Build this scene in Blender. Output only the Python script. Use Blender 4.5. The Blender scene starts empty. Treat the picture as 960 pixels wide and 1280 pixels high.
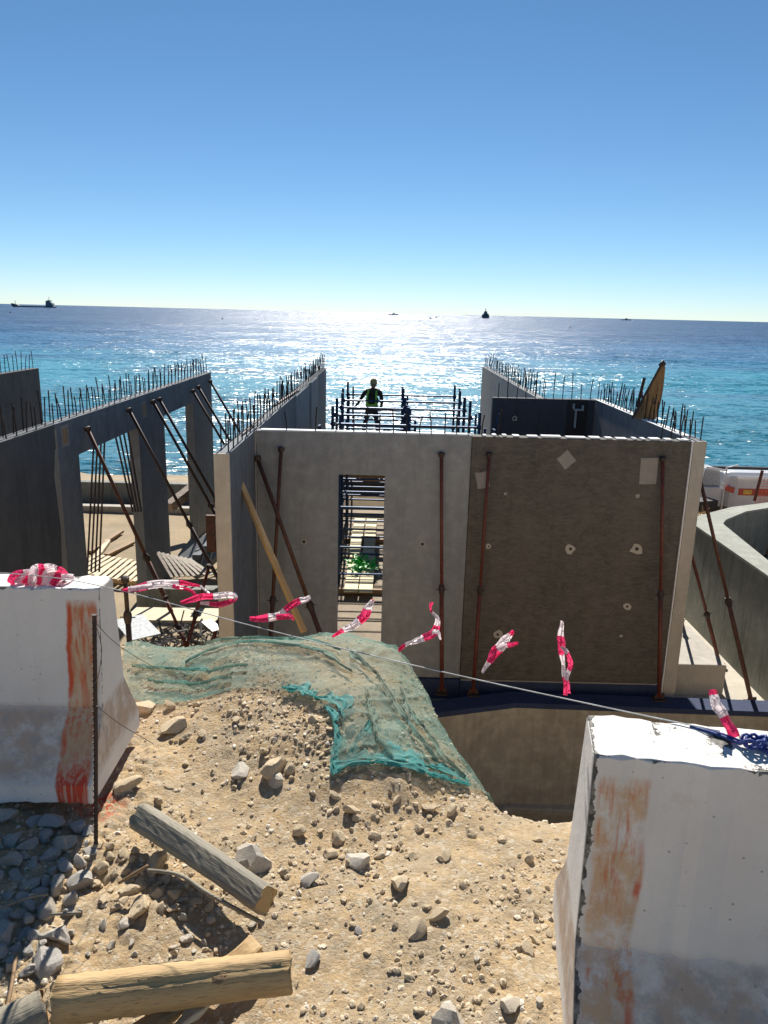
import bpy, bmesh, math, random
import numpy as np
from mathutils import Vector, Matrix, Quaternion
R = math.radians
rnd = random.Random(7)
S = bpy.context.scene
COL = S.collection

# ------------------------------------------------------------------ camera
# world: camera at the origin, +Y looks out to sea, z = 0 is eye height
F = 961.0; ROLL = R(1.37); PITCH = R(14.52)
def ray(x, y):
    u = (x-480)/F; v = (640-y)/F
    a = u*math.cos(ROLL)-v*math.sin(ROLL); b = u*math.sin(ROLL)+v*math.cos(ROLL)
    return Vector((a, math.cos(PITCH)+b*math.sin(PITCH), -math.sin(PITCH)+b*math.cos(PITCH)))
def P(x, y, Y=None, z=None, X=None):
    d = ray(x, y)
    t = Y/d.y if Y is not None else (z/d.z if z is not None else X/d.x)
    return d*t
cam = bpy.data.cameras.new('camera'); co = bpy.data.objects.new('camera', cam); COL.objects.link(co)
up = Vector((0, math.sin(PITCH), math.cos(PITCH))); fw = Vector((0, math.cos(PITCH), -math.sin(PITCH))); rt = Vector((1, 0, 0))
cx = rt*math.cos(ROLL)+up*math.sin(ROLL); cy = -rt*math.sin(ROLL)+up*math.cos(ROLL); cz = -fw
co.matrix_world = Matrix(((cx.x, cy.x, cz.x, 0), (cx.y, cy.y, cz.y, 0), (cx.z, cy.z, cz.z, 0), (0, 0, 0, 1)))
cam.sensor_fit = 'VERTICAL'; cam.sensor_height = 36; cam.lens = F/1280*36
cam.clip_start = 0.05; cam.clip_end = 200000
S.camera = co

# ------------------------------------------------------------------ light
SUN_EL = R(42); SUN_AZ = R(-1.5)
w = bpy.data.worlds.new('World'); S.world = w; w.use_nodes = True
nt = w.node_tree; bg = nt.nodes['Background']
sk = nt.nodes.new('ShaderNodeTexSky'); sk.sky_type = 'NISHITA'; sk.sun_disc = False
sk.sun_elevation = SUN_EL; sk.sun_rotation = SUN_AZ
sk.altitude = 0; sk.air_density = 0.68; sk.dust_density = 0.0; sk.ozone_density = 5
hs = nt.nodes.new('ShaderNodeHueSaturation'); hs.inputs['Saturation'].default_value = 1.06; hs.inputs['Hue'].default_value = .492
nt.links.new(sk.outputs[0], hs.inputs['Color']); nt.links.new(hs.outputs[0], bg.inputs[0]); bg.inputs[1].default_value = 0.062
sl = bpy.data.lights.new('sun', 'SUN'); sl.energy = 4.8; sl.angle = R(0.53); sl.color = (1.0, 0.95, 0.87)
so = bpy.data.objects.new('sun', sl); COL.objects.link(so)
sd = Vector((math.sin(SUN_AZ)*math.cos(SUN_EL), math.cos(SUN_AZ)*math.cos(SUN_EL), math.sin(SUN_EL)))
so.rotation_euler = sd.to_track_quat('Z', 'Y').to_euler(); so.location = (0, 0, 30)
S.view_settings.view_transform = 'Standard'; S.view_settings.look = 'None'
S.view_settings.exposure = 0.7; S.view_settings.gamma = 1
S.render.engine = 'CYCLES'

# ------------------------------------------------------------------ materials
class NT:
    def __init__(s, name):
        s.m = bpy.data.materials.new(name); s.m.use_nodes = True
        s.t = s.m.node_tree; s.b = s.t.nodes['Principled BSDF']; s.out = s.t.nodes['Material Output']
        s.tc = s.t.nodes.new('ShaderNodeTexCoord')
    def n(s, typ, **kw):
        nd = s.t.nodes.new(typ)
        for k, v in kw.items(): setattr(nd, k, v)
        return nd
    def L(s, a, b): s.t.links.new(a, b)
    def mapping(s, scale=(1, 1, 1), src='Object', loc=(0, 0, 0)):
        m = s.n('ShaderNodeMapping'); m.inputs['Scale'].default_value = scale; m.inputs['Location'].default_value = loc
        s.L(s.tc.outputs[src], m.inputs[0]); return m.outputs[0]
    def noise(s, scale, detail=5, vec=None, rough=.55, dist=0):
        n = s.n('ShaderNodeTexNoise'); n.inputs['Scale'].default_value = scale
        n.inputs['Detail'].default_value = detail; n.inputs['Roughness'].default_value = rough
        n.inputs['Distortion'].default_value = dist
        s.L(vec if vec is not None else s.tc.outputs['Object'], n.inputs['Vector']); return n.outputs['Fac']
    def ramp(s, fac, stops):
        r = s.n('ShaderNodeValToRGB'); e = r.color_ramp.elements
        while len(e) < len(stops): e.new(0.5)
        for i, (p, c) in enumerate(stops):
            e[i].position = p; e[i].color = (c, c, c, 1) if not hasattr(c, '__len__') else (*c, 1)
        s.L(fac, r.inputs[0]); return r.outputs[0]
    def mix(s, fac, a, b, mode='MIX'):
        m = s.n('ShaderNodeMix'); m.data_type = 'RGBA'; m.blend_type = mode
        for sock, v in ((m.inputs[0], fac), (m.inputs[6], a), (m.inputs[7], b)):
            if hasattr(v, 'is_output'): s.L(v, sock)
            elif hasattr(v, '__len__'): sock.default_value = (*v, 1)
            else: sock.default_value = v if sock is m.inputs[0] else (v, v, v, 1)
        return m.outputs[2]
    def math(s, op, a, b=0.0, clamp=False):
        m = s.n('ShaderNodeMath'); m.operation = op; m.use_clamp = clamp
        for i, v in enumerate((a, b)):
            if hasattr(v, 'is_output'): s.L(v, m.inputs[i])
            else: m.inputs[i].default_value = v
        return m.outputs[0]
    def xyz(s, src='Object'):
        x = s.n('ShaderNodeSeparateXYZ'); s.L(s.tc.outputs[src], x.inputs[0]); return x.outputs
    def bump(s, h, strength=.3, dist=.01, prev=None):
        b = s.n('ShaderNodeBump'); b.inputs['Strength'].default_value = strength; b.inputs['Distance'].default_value = dist
        s.L(h, b.inputs['Height'])
        if prev is not None: s.L(prev, b.inputs['Normal'])
        return b.outputs[0]
    def done(s, col=None, rough=.8, nrm=None, metal=0, spec=None):
        b = s.b
        if col is not None:
            if hasattr(col, 'is_output'): s.L(col, b.inputs['Base Color'])
            else: b.inputs['Base Color'].default_value = (*col, 1)
        if hasattr(rough, 'is_output'): s.L(rough, b.inputs['Roughness'])
        else: b.inputs['Roughness'].default_value = rough
        b.inputs['Metallic'].default_value = metal
        if spec is not None: b.inputs['Specular IOR Level'].default_value = spec
        if nrm is not None: s.L(nrm, b.inputs['Normal'])
        return s.m

def m_concrete(name, c1, c2, blot=.5, lines=0.0, fine=90, stain=(.10, .09, .075), stain_amt=.5, rough=.85):
    t = NT(name)
    a = t.noise(.7, 6, rough=.6); b = t.noise(5, 6, rough=.65); c = t.noise(fine, 3)
    col = t.mix(t.ramp(a, [(.3, 0), (.7, 1)]), c1, c2)
    col = t.mix(t.math('MULTIPLY', t.ramp(b, [(.45, 0), (.75, 1)]), blot), col, tuple(min(1, v*1.45) for v in c2))
    vs = t.mapping((5, 5, .5)); st = t.noise(1.1, 6, vec=vs, rough=.7)
    col = t.mix(t.math('MULTIPLY', t.ramp(st, [(.5, 0), (.78, 1)]), stain_amt), col, stain)
    sp = t.n('ShaderNodeTexVoronoi'); sp.inputs['Scale'].default_value = 14; t.L(t.tc.outputs['Object'], sp.inputs['Vector'])
    col = t.mix(t.ramp(sp.outputs['Distance'], [(.03, .8), (.07, 0)]), col, stain)
    col = t.mix(t.ramp(c, [(.3, .25), (.6, 0)]), col, tuple(v*.6 for v in c1))
    h = t.math('ADD', t.math('MULTIPLY', b, .6), t.math('MULTIPLY', c, .35))
    if lines:
        v2 = t.mapping((1.5, 1.5, 4.5)); ln = t.noise(2.2, 9, vec=v2, rough=.68, dist=2.6)
        col = t.mix(t.math('MULTIPLY', t.ramp(ln, [(.42, 0), (.62, 1)]), lines), col, tuple(min(1, v*1.5) for v in c2))
        h = t.math('ADD', h, ln)
    return t.done(col, rough, t.bump(h, .5, .008))

M = {}
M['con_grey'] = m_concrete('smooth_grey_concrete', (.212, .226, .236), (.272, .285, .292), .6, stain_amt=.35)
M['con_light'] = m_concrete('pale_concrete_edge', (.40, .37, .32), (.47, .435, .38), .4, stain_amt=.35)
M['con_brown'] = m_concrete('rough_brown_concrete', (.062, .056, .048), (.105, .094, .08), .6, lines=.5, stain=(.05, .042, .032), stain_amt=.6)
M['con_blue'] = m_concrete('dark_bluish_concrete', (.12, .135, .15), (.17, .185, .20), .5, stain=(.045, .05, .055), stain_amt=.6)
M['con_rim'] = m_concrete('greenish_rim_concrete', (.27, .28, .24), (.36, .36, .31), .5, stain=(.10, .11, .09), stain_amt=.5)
M['con_dark'] = m_concrete('dark_grey_concrete', (.055, .06, .065), (.085, .09, .095), .5, stain=(.02, .022, .025), stain_amt=.6)  # plain darker concrete for the far left panels
M['con_shaded'] = m_concrete('shade_darkened_concrete', (.035, .04, .052), (.06, .065, .08), .3, stain=(.02, .015, .012), stain_amt=.6)  # cross wall colour darkened to stand for the shade of its enclosed room
M['con_pit'] = m_concrete('earthy_pit_concrete', (.30, .27, .22), (.42, .38, .31), .7, stain=(.14, .12, .09), stain_amt=.5)
M['con_basin'] = m_concrete('greenish_basin_concrete', (.17, .18, .16), (.26, .265, .23), .5, stain=(.05, .055, .05), stain_amt=.8)
M['con_slab'] = m_concrete('sandy_slab', (.46, .42, .34), (.55, .50, .41), .3, stain=(.30, .26, .2), stain_amt=.3)
M['patch'] = m_concrete('mortar_patch', (.25, .24, .22), (.30, .28, .25), .3, stain_amt=.2)
M['navy'] = m_concrete('navy_concrete', (.018, .030, .075), (.03, .05, .12), .3, stain=(.01, .015, .03), stain_amt=.5)  # dark navy tone for the pit rim and wall plinths
def simple(name, c, rough=.6, metal=0, var=.35, scale=20, bump=.15, dist=.002, spec=None, stretch=(1, 1, 1)):
    t = NT(name); v = t.mapping(stretch); a = t.noise(scale, 5, vec=v)
    col = t.mix(t.ramp(a, [(.3, 0), (.7, 1)]), tuple(x*(1-var) for x in c), tuple(min(1, x*(1+var)) for x in c))
    return t.done(col, rough, t.bump(a, bump, dist), metal, spec)
M['rebar'] = simple('rebar_steel', (.035, .03, .03), .95, 0, spec=.1)
M['white_tile'] = simple('white_foam', (.75, .76, .76), .8, var=.1)
def m_rust(name, c, c2):
    t = NT(name); a = t.noise(14, 6); v = t.mapping((30, 30, 3)); b = t.noise(2, 4, vec=v)
    col = t.mix(t.ramp(a, [(.35, 0), (.65, 1)]), c, c2)
    col = t.mix(t.ramp(b, [(.55, 0), (.75, .7)]), col, (.05, .03, .025))
    return t.done(col, .65, t.bump(a, .3, .003), .25)
M['rust'] = m_rust('rusty_red_steel', (.19, .045, .028), (.10, .035, .025))
M['rust_dark'] = m_rust('dark_rusty_steel', (.06, .035, .028), (.035, .025, .024))
M['rust_brown'] = m_rust('brown_steel', (.15, .06, .035), (.08, .04, .03))
M['scaf'] = simple('dark_blue_scaffold_steel', (.022, .05, .11), .45, .5, var=.5)
def m_wood(name, c1, c2, knots=True, ring=26, along='X'):
    t = NT(name); sc = {'X': (1.1, 11, 11), 'Y': (11, 1.1, 11), 'Z': (11, 11, 1.1)}[along]
    v = t.mapping(sc); a = t.noise(2.2, 7, vec=v, rough=.65, dist=.6); b = t.noise(3, 3); g = t.noise(ring, 3, vec=v)
    col = t.mix(t.ramp(a, [(.3, 0), (.68, 1)]), c1, c2)
    col = t.mix(t.ramp(g, [(.56, 0), (.66, .55)]), col, tuple(x*.45 for x in c1))
    col = t.mix(t.ramp(b, [(.55, 0), (.75, .35)]), col, tuple(x*.6 for x in c2))
    return t.done(col, .7, t.bump(t.math('ADD', a, g), .5, .004))
M['wood_new'] = m_wood('fresh_pine', (.40, .25, .105), (.58, .40, .19))
M['wood_pale'] = m_wood('pale_plank', (.55, .46, .30), (.66, .57, .40))
M['wood_pale_y'] = m_wood('pale_board', (.66, .55, .30), (.78, .68, .42), along='Y')
M['wood_grey'] = m_wood('weathered_timber', (.19, .165, .12), (.33, .29, .21))
M['wood_end'] = m_wood('sawn_timber_end', (.38, .26, .12), (.48, .34, .17))
t = NT('sawn_end_rings'); o_ = t.xyz(); rr_ = t.math('SQRT', t.math('ADD', t.math('MULTIPLY', o_[1], o_[1]), t.math('MULTIPLY', o_[2], o_[2])))
rr_ = t.math('ADD', rr_, t.math('MULTIPLY', t.noise(30, 3), .006)); sn = t.math('SINE', t.math('MULTIPLY', rr_, 900))
M['wood_end'] = t.done(t.mix(t.ramp(sn, [(.3, 0), (.8, .7)]), (.46, .33, .16), (.30, .19, .085)), .8, t.bump(t.noise(150, 3), .5, .003))
M['wood_brown'] = m_wood('brown_plank', (.22, .13, .06), (.36, .23, .11), along='Z')

def m_rock(name, c1, c2):
    t = NT(name); oi = t.n('ShaderNodeObjectInfo'); a = t.noise(9, 7, rough=.65); b = t.noise(60, 5, rough=.7)
    col = t.mix(t.ramp(a, [(.35, 0), (.65, 1)]), c1, c2)
    col = t.mix(t.ramp(b, [(.35, .35), (.55, 0)]), col, tuple(x*.65 for x in c1))
    col = t.mix(t.math('MULTIPLY', oi.outputs['Random'], .45), col, (.58, .47, .32))
    return t.done(col, .9, t.bump(t.math('ADD', a, b), .7, .006))
M['rock'] = m_rock('limestone', (.60, .455, .27), (.78, .63, .43))
M['rock_white'] = m_rock('whitish_limestone', (.55, .49, .40), (.76, .70, .60))
M['rock_grey'] = m_rock('grey_limestone', (.38, .365, .34), (.56, .54, .50))

def m_sand(name, red=None, low=False):
    t = NT(name); a = t.noise(1.3, 8, rough=.62); b = t.noise(11, 8, rough=.68); c = t.noise(120, 5, rough=.7); d = t.noise(420, 2)
    col = t.mix(t.ramp(a, [(.32, 0), (.66, 1)]), (.43, .305, .168), (.65, .465, .255))
    col = t.mix(t.ramp(b, [(.38, 0), (.7, .8)]), col, (.37, .31, .225))
    vo = t.n('ShaderNodeTexVoronoi'); vo.inputs['Scale'].default_value = 75; t.L(t.tc.outputs['Object'], vo.inputs['Vector'])
    bw = t.n('ShaderNodeRGBToBW'); t.L(vo.outputs['Color'], bw.inputs[0])
    col = t.mix(t.ramp(bw.outputs[0], [(.62, 0), (.85, .6)]), col, (.66, .58, .44))
    col = t.mix(t.ramp(bw.outputs[0], [(.10, .35), (.25, 0)]), col, (.30, .24, .16))
    col = t.mix(t.ramp(c, [(.32, .4), (.50, 0)]), col, (.28, .205, .13))
    if red:
        vm = t.n('ShaderNodeVectorMath', operation='DISTANCE'); t.L(t.tc.outputs['Object'], vm.inputs[0]); vm.inputs[1].default_value = red
        r1 = t.ramp(vm.outputs['Value'], [(.03, 1), (.10, 0)])
        n2 = t.ramp(t.noise(55, 4), [(.47, 0), (.53, 1)])
        col = t.mix(t.math('MULTIPLY', r1, n2), col, (.62, .09, .03))
    grey = t.ramp(t.noise(2.3, 6, rough=.6), [(.50, 0), (.66, .5)]); col = t.mix(grey, col, (.37, .30, .21))
    if low: col = t.mix(t.ramp(t.noise(.5, 6), [(.35, .35), (.6, .8)]), col, (.30, .25, .18))  # darker brown mixed into the lower sand, standing for shade in the yard
    h = t.math('ADD', t.math('MULTIPLY', b, .5), t.math('ADD', t.math('MULTIPLY', c, .85), t.math('MULTIPLY', vo.outputs['Distance'], -.4)))
    h = t.math('ADD', h, t.math('MULTIPLY', d, .5))
    return t.done(col, .95, t.bump(h, .85, .009), spec=.15)
RED = P(128, 1010, z=-1.68)
M['sand'] = m_sand('sandy_gravel', tuple(RED))
M['sand_low'] = m_sand('beach_sand', low=True)

def m_barrier(name, seed):
    st_ = .95 if seed == 0 else .55
    # object x runs from the stained end (0) along the barrier, z up from the base
    t = NT(name); o = t.xyz(); X, Y, Z = o[0], o[1], o[2]
    a = t.noise(3 + seed, 6, rough=.6); b = t.noise(40, 5, rough=.7); n3 = t.noise(9, 6, rough=.7)
    col = t.mix(t.ramp(a, [(.3, 0), (.7, 1)]), (.70, .655, .60), (.80, .765, .71))
    # ochre dirt on the sloping lower face
    low = t.ramp(Z, [(.30, 1), (.34, 0)]); low = t.math('MULTIPLY', low, t.ramp(Z, [(.06, 0), (.12, 1)]))
    col = t.mix(t.math('MULTIPLY', low, t.ramp(n3, [(.35, .15), (.55, .85)])), col, (.48, .33, .22))
    col = t.mix(t.math('MULTIPLY', low, t.ramp(t.noise(24, 6, rough=.7), [(.5, 0), (.62, .7)])), col, (.40, .36, .33))
    col = t.mix(t.ramp(n3, [(.62, 0), (.72, .35)]), col, (.62, .52, .43))
    # scratches and pock marks
    vx = t.mapping((6, 6, 18)); s1 = t.noise(2.5, 5, vec=vx, rough=.75)
    col = t.mix(t.ramp(s1, [(.66, 0), (.70, .75)]), col, (.33, .32, .32))
    vo = t.n('ShaderNodeTexVoronoi'); vo.inputs['Scale'].default_value = 26; t.L(t.tc.outputs['Object'], vo.inputs['Vector'])
    col = t.mix(t.ramp(vo.outputs['Distance'], [(.05, .8), (.10, 0)]), col, (.28, .26, .24))
    # orange paint runs near the end
    ax = t.math('ABSOLUTE', X)
    wob = t.math('ADD', ax, t.math('MULTIPLY', t.math('SUBTRACT', t.noise(5, 4), .5), .05))
    vr = t.mapping((55, 55, 3.2)); rn = t.noise(1.0, 6, vec=vr, rough=.7)
    band = t.math('MULTIPLY', t.ramp(wob, [(.012, 0), (.022, 1)]), t.ramp(wob, [(.120, 1), (.130, 0)]))
    front = t.ramp(Y, [(.36, 1), (.37, 0)]) if False else t.ramp(t.math('MULTIPLY', ax, 1), [(.004, 0), (.006, 1)])
    top = t.ramp(Z, [(.72, 1), (.76, 0)])
    band = t.math('MULTIPLY', t.math('MULTIPLY', band, front), top)
    col = t.mix(t.math('MULTIPLY', band, t.ramp(n3, [(.3, .5), (.55, .9)] if seed == 0 else [(.40, 0), (.56, .85)])), col, (.55, .36, .20) if seed == 0 else (.62, .40, .22))
    col = t.mix(t.math('MULTIPLY', band, t.math('MULTIPLY', t.ramp(rn, [(.47, 0), (.60, .95)] if seed == 0 else [(.48, 0), (.62, .8)]), t.ramp(t.noise(7, 4), [(.35, .25), (.6, 1)] if seed == 0 else [(.42, .05), (.54, 1)]))), col, (.58, .13, .045) if seed == 0 else (.60, .17, .05))
    if seed == 0: col = t.mix(t.math('MULTIPLY', t.math('MULTIPLY', t.ramp(wob, [(.012, 0), (.022, 1)]), t.ramp(wob, [(.120, 1), (.130, 0)])), t.math('MULTIPLY', t.ramp(Z, [(.10, 1), (.16, 0)]), t.ramp(rn, [(.40, .2), (.52, 1)]))), col, (.60, .06, .025))
    if seed: ax = ax
    edge = t.math('MULTIPLY', t.math('MULTIPLY', t.ramp(wob, [(.108, 0), (.114, 1)]), t.ramp(wob, [(.124, 1), (.130, 0)])), top)
    col = t.mix(t.math('MULTIPLY', edge, t.ramp(t.noise(4, 3), [(.40, 0), (.47, 1)] if seed == 0 else [(.48, 0), (.56, .8)])), col, (.60, .09, .03))
    # chipped arris showing dark aggregate
    chipw = t.math('MULTIPLY', t.ramp(t.noise(16, 5, rough=.7), [(.35, 0), (.7, 1)]), .022 if seed else .006)
    chip = t.math('MULTIPLY', t.math('LESS_THAN', ax, chipw), t.math('GREATER_THAN', ax, .0015))
    agg = t.ramp(b, [(.4, (.05, .05, .045)), (.65, (.30, .28, .24))])
    col = t.mix(chip, col, agg)
    tz = t.math('MULTIPLY', t.math('LESS_THAN', t.math('SUBTRACT', .8, Z), t.math('MULTIPLY', t.ramp(t.noise(13, 6, rough=.75), [(.52, 0), (.8, 1)]), .03)), t.math('LESS_THAN', Z, .7985))
    col = t.mix(tz, col, agg)
    h = t.math('ADD', t.math('MULTIPLY', n3, .8), t.math('MULTIPLY', b, .35))
    h = t.math('SUBTRACT', h, t.math('MULTIPLY', chip, .8))
    return t.done(col, .75, t.bump(h, .5, .008))
M['bar_l'] = m_barrier('white_barrier_paint', 0)
M['bar_r'] = m_barrier('chipped_white_barrier_paint', 1)

def m_net(name, c, alpha_lo, alpha_hi):
    t = NT(name); a = t.noise(5, 6, rough=.6); b = t.noise(1.6, 5)
    col = t.mix(t.ramp(b, [(.38, 0), (.58, 1)]), c, (.20, .26, .19) if alpha_lo < .6 else c)
    v = t.noise(260, 2)
    al = t.math('ADD', t.ramp(a, [(.3, alpha_lo), (.7, alpha_hi)]), t.math('MULTIPLY', t.math('SUBTRACT', v, .5), .5), True)
    t.L(al, t.b.inputs['Alpha'])
    t.b.inputs['Sheen Weight'].default_value = .2
    tr = t.n('ShaderNodeBsdfTranslucent'); t.L(col, tr.inputs[0])
    m = t.done(col, .7, t.bump(v, .4, .002))
    mx = t.n('ShaderNodeMixShader'); mx.inputs[0].default_value = .25
    t.L(t.b.outputs[0], mx.inputs[1])
    tp = t.n('ShaderNodeBsdfTransparent'); m2 = t.n('ShaderNodeMixShader'); t.L(al, m2.inputs[0]); t.L(tp.outputs[0], m2.inputs[1]); t.L(tr.outputs[0], m2.inputs[2])
    t.L(m2.outputs[0], mx.inputs[2]); t.L(mx.outputs[0], t.out.inputs[0])
    return m
M['net'] = m_net('green_debris_net', (.10, .27, .22), .18, .66)
M['net_hem'] = m_net('teal_net_folds', (.02, .28, .26), .60, .95)
def m_film(name, c):
    t = NT(name); tr = t.n('ShaderNodeBsdfTranslucent'); tr.inputs[0].default_value = (*c, 1)
    a = t.noise(38, 3, vec=t.mapping((1, 1, 1)), dist=1.0); m = t.done(c, .3, t.bump(a, .5, .004))
    mx = t.n('ShaderNodeMixShader'); mx.inputs[0].default_value = .45
    t.L(t.b.outputs[0], mx.inputs[1]); t.L(tr.outputs[0], mx.inputs[2]); t.L(mx.outputs[0], t.out.inputs[0]); return m
M['tape_red'] = m_film('red_tape_film', (.84, .05, .17)); M['tape_white'] = m_film('white_tape_film', (.84, .74, .75))
M['string'] = simple('white_cord', (.5, .52, .52), .6); M['blue_rope'] = simple('blue_rope', (.03, .06, .25), .6, scale=200, bump=.5)
M['wire'] = simple('thin_wire', (.12, .12, .10), .5, .6)
M['skin'] = simple('skin', (.22, .12, .075), .6, var=.1)
M['shirt'] = simple('dark_olive_shirt', (.035, .035, .025), .9); M['trouser'] = simple('dark_trousers', (.03, .033, .04), .9)
M['hat'] = simple('khaki_hat', (.45, .34, .15), .9); M['vest'] = simple('green_safety_vest', (.25, .65, .06), .7); M['boot'] = simple('work_boot', (.03, .022, .016), .7)
M['hull'] = simple('hazed_ship_hull', (.06, .11, .14), .7); M['ship_house'] = simple('hazed_superstructure', (.12, .18, .21), .7)  # bluish lightened tones paint sea haze into the ships and buoys
M['ship_pale'] = simple('pale_ship', (.35, .38, .40), .6)
M['tank'] = simple('white_glossy_plastic', (.6, .6, .61), .3, var=.06, scale=3)
M['tank_red'] = simple('red_stripe', (.45, .045, .03), .4, var=.1); M['yellow'] = simple('yellow_mark', (.7, .45, .06), .5)
M['white'] = simple('white_paint', (.8, .8, .8), .5, var=.05); M['black'] = simple('black_rubber', (.015, .015, .017), .6)
M['orange_net'] = simple('orange_mesh', (.75, .16, .06), .6)
M['green'] = simple('bright_green_strap', (.02, .42, .05), .5)
M['scrap'] = simple('scrap_metal', (.22, .22, .22), .45, .6, var=.8, scale=8); M['straw'] = simple('dry_straw', (.36, .20, .07), .9, var=.5)
M['sheet'] = simple('ribbed_panel', (.24, .18, .14), .7, var=.4)
M['tarp'] = m_wood('brown_cloth', (.10, .055, .02), (.40, .22, .075), along='Z')

# ------------------------------------------------------------------ mesh helpers
def tag(o, label=None, cat=None, group=None, kind=None):
    if label: o['label'] = label
    if cat: o['category'] = cat
    if group: o['group'] = group
    if kind: o['kind'] = kind
    return o
def thing(name, loc, label, cat, group=None, rot=None):
    e = bpy.data.objects.new(name, None); COL.objects.link(e); e.location = loc; e.empty_display_size = .2
    if rot: e.rotation_euler = rot
    return tag(e, label, cat, group)
class MB:
    def __init__(s): s.v = []; s.f = []; s.mi = []; s.cur = 0
    def add(s, vs, fs):
        k = len(s.v); s.v += [tuple(v) for v in vs]; s.f += [tuple(i+k for i in f) for f in fs]; s.mi += [s.cur]*len(fs); return s
    def box(s, a, b):
        (x0, y0, z0), (x1, y1, z1) = a, b
        vs = [(x0, y0, z0), (x1, y0, z0), (x1, y1, z0), (x0, y1, z0), (x0, y0, z1), (x1, y0, z1), (x1, y1, z1), (x0, y1, z1)]
        return s.add(vs, [(0, 3, 2, 1), (4, 5, 6, 7), (0, 1, 5, 4), (1, 2, 6, 5), (2, 3, 7, 6), (3, 0, 4, 7)])
    def obox(s, p, q, w, h, upv=(0, 0, 1), jit=0):
        p, q = Vector(p), Vector(q); d = (q-p).normalized(); u = Vector(upv); sd_ = d.cross(u)
        if sd_.length < 1e-4: sd_ = d.cross(Vector((1, 0, 0)))
        sd_.normalize(); u = sd_.cross(d).normalized()
        vs = []
        for c in (p, q):
            for a, b in ((-1, -1), (1, -1), (1, 1), (-1, 1)):
                vs.append(c+sd_*a*w/2+u*b*h/2+Vector([rnd.uniform(-jit, jit) for _ in range(3)]))
        return s.add(vs, [(3, 2, 1, 0), (4, 5, 6, 7), (0, 1, 5, 4), (1, 2, 6, 5), (2, 3, 7, 6), (3, 0, 4, 7)])
    def tube(s, pts, r, n=8, caps=True):
        pts = [Vector(p) for p in pts]; rs = r if hasattr(r, '__len__') else [r]*len(pts)
        prev = None; rings = []
        for i, p in enumerate(pts):
            d = (pts[min(i+1, len(pts)-1)]-pts[max(i-1, 0)]).normalized()
            a = prev if prev is not None else (Vector((0, 0, 1)) if abs(d.z) < .9 else Vector((1, 0, 0)))
            a = (a-d*a.dot(d)).normalized(); prev = a; b = d.cross(a)
            rings.append([p+(a*math.cos(2*math.pi*k/n)+b*math.sin(2*math.pi*k/n))*rs[i] for k in range(n)])
        vs = [v for rr in rings for v in rr]; fs = []
        for i in range(len(pts)-1):
            for k in range(n):
                fs.append((i*n+k, i*n+(k+1) % n, (i+1)*n+(k+1) % n, (i+1)*n+k))
        if caps: fs += [tuple(range(n-1, -1, -1)), tuple((len(pts)-1)*n+k for k in range(n))]
        return s.add(vs, fs)
    def prism(s, poly, axis, a, b):
        # poly: 2D points in the plane perpendicular to axis
        def mk(p, c):
            return {'X': (c, p[0], p[1]), 'Y': (p[0], c, p[1]), 'Z': (p[0], p[1], c)}[axis]
        n = len(poly); vs = [mk(p, a) for p in poly]+[mk(p, b) for p in poly]
        fs = [tuple(range(n)), tuple(range(2*n-1, n-1, -1))]+[(i, i+n, (i+1) % n+n, (i+1) % n) for i in range(n)]
        return s.add(vs, fs)
    def build(s, name, mats, parent=None, smooth=False, bevel=0, off=None):
        o_ = Vector(off) if off is not None else (Vector(parent.location) if parent is not None and off is None and not parent.get('_local') else Vector((0, 0, 0)))
        me = bpy.data.meshes.new(name); me.from_pydata([tuple(Vector(v)-o_) for v in s.v], [], s.f)
        if not isinstance(mats, (list, tuple)): mats = [mats]
        for m in mats: me.materials.append(m)
        bm = bmesh.new(); bm.from_mesh(me)
        bm.faces.ensure_lookup_table()
        if len(mats) > 1:
            for f, i in zip(bm.faces, s.mi): f.material_index = i
        if smooth:
            for f in bm.faces: f.smooth = True
        bmesh.ops.recalc_face_normals(bm, faces=bm.faces)
        bm.to_mesh(me); bm.free()
        o = bpy.data.objects.new(name, me); COL.objects.link(o)
        if parent is not None: o.parent = parent
        elif off is not None: o.location = off
        if bevel:
            b = o.modifiers.new('bevel', 'BEVEL'); b.width = bevel; b.segments = 2; b.limit_method = 'ANGLE'; b.angle_limit = R(40)
        return o
def npmesh(name, V, Fq, mat, smooth=True):
    me = bpy.data.meshes.new(name)
    V = np.asarray(V, dtype=np.float32); Fq = np.asarray(Fq, dtype=np.int32); k = Fq.shape[1]
    me.vertices.add(len(V)); me.vertices.foreach_set('co', V.ravel())
    me.loops.add(Fq.size); me.loops.foreach_set('vertex_index', Fq.ravel())
    me.polygons.add(len(Fq)); me.polygons.foreach_set('loop_start', np.arange(0, Fq.size, k, dtype=np.int32))
    me.polygons.foreach_set('loop_total', np.full(len(Fq), k, dtype=np.int32))
    me.polygons.foreach_set('use_smooth', np.full(len(Fq), smooth, dtype=bool))
    me.update(calc_edges=True); me.validate(); me.materials.append(mat)
    o = bpy.data.objects.new(name, me); COL.objects.link(o); return o
def copy_tree(o, parent=None):
    c = o.copy(); COL.objects.link(c)
    if parent is not None: c.parent = parent
    for ch in list(o.children): copy_tree(ch, c)
    return c

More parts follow.
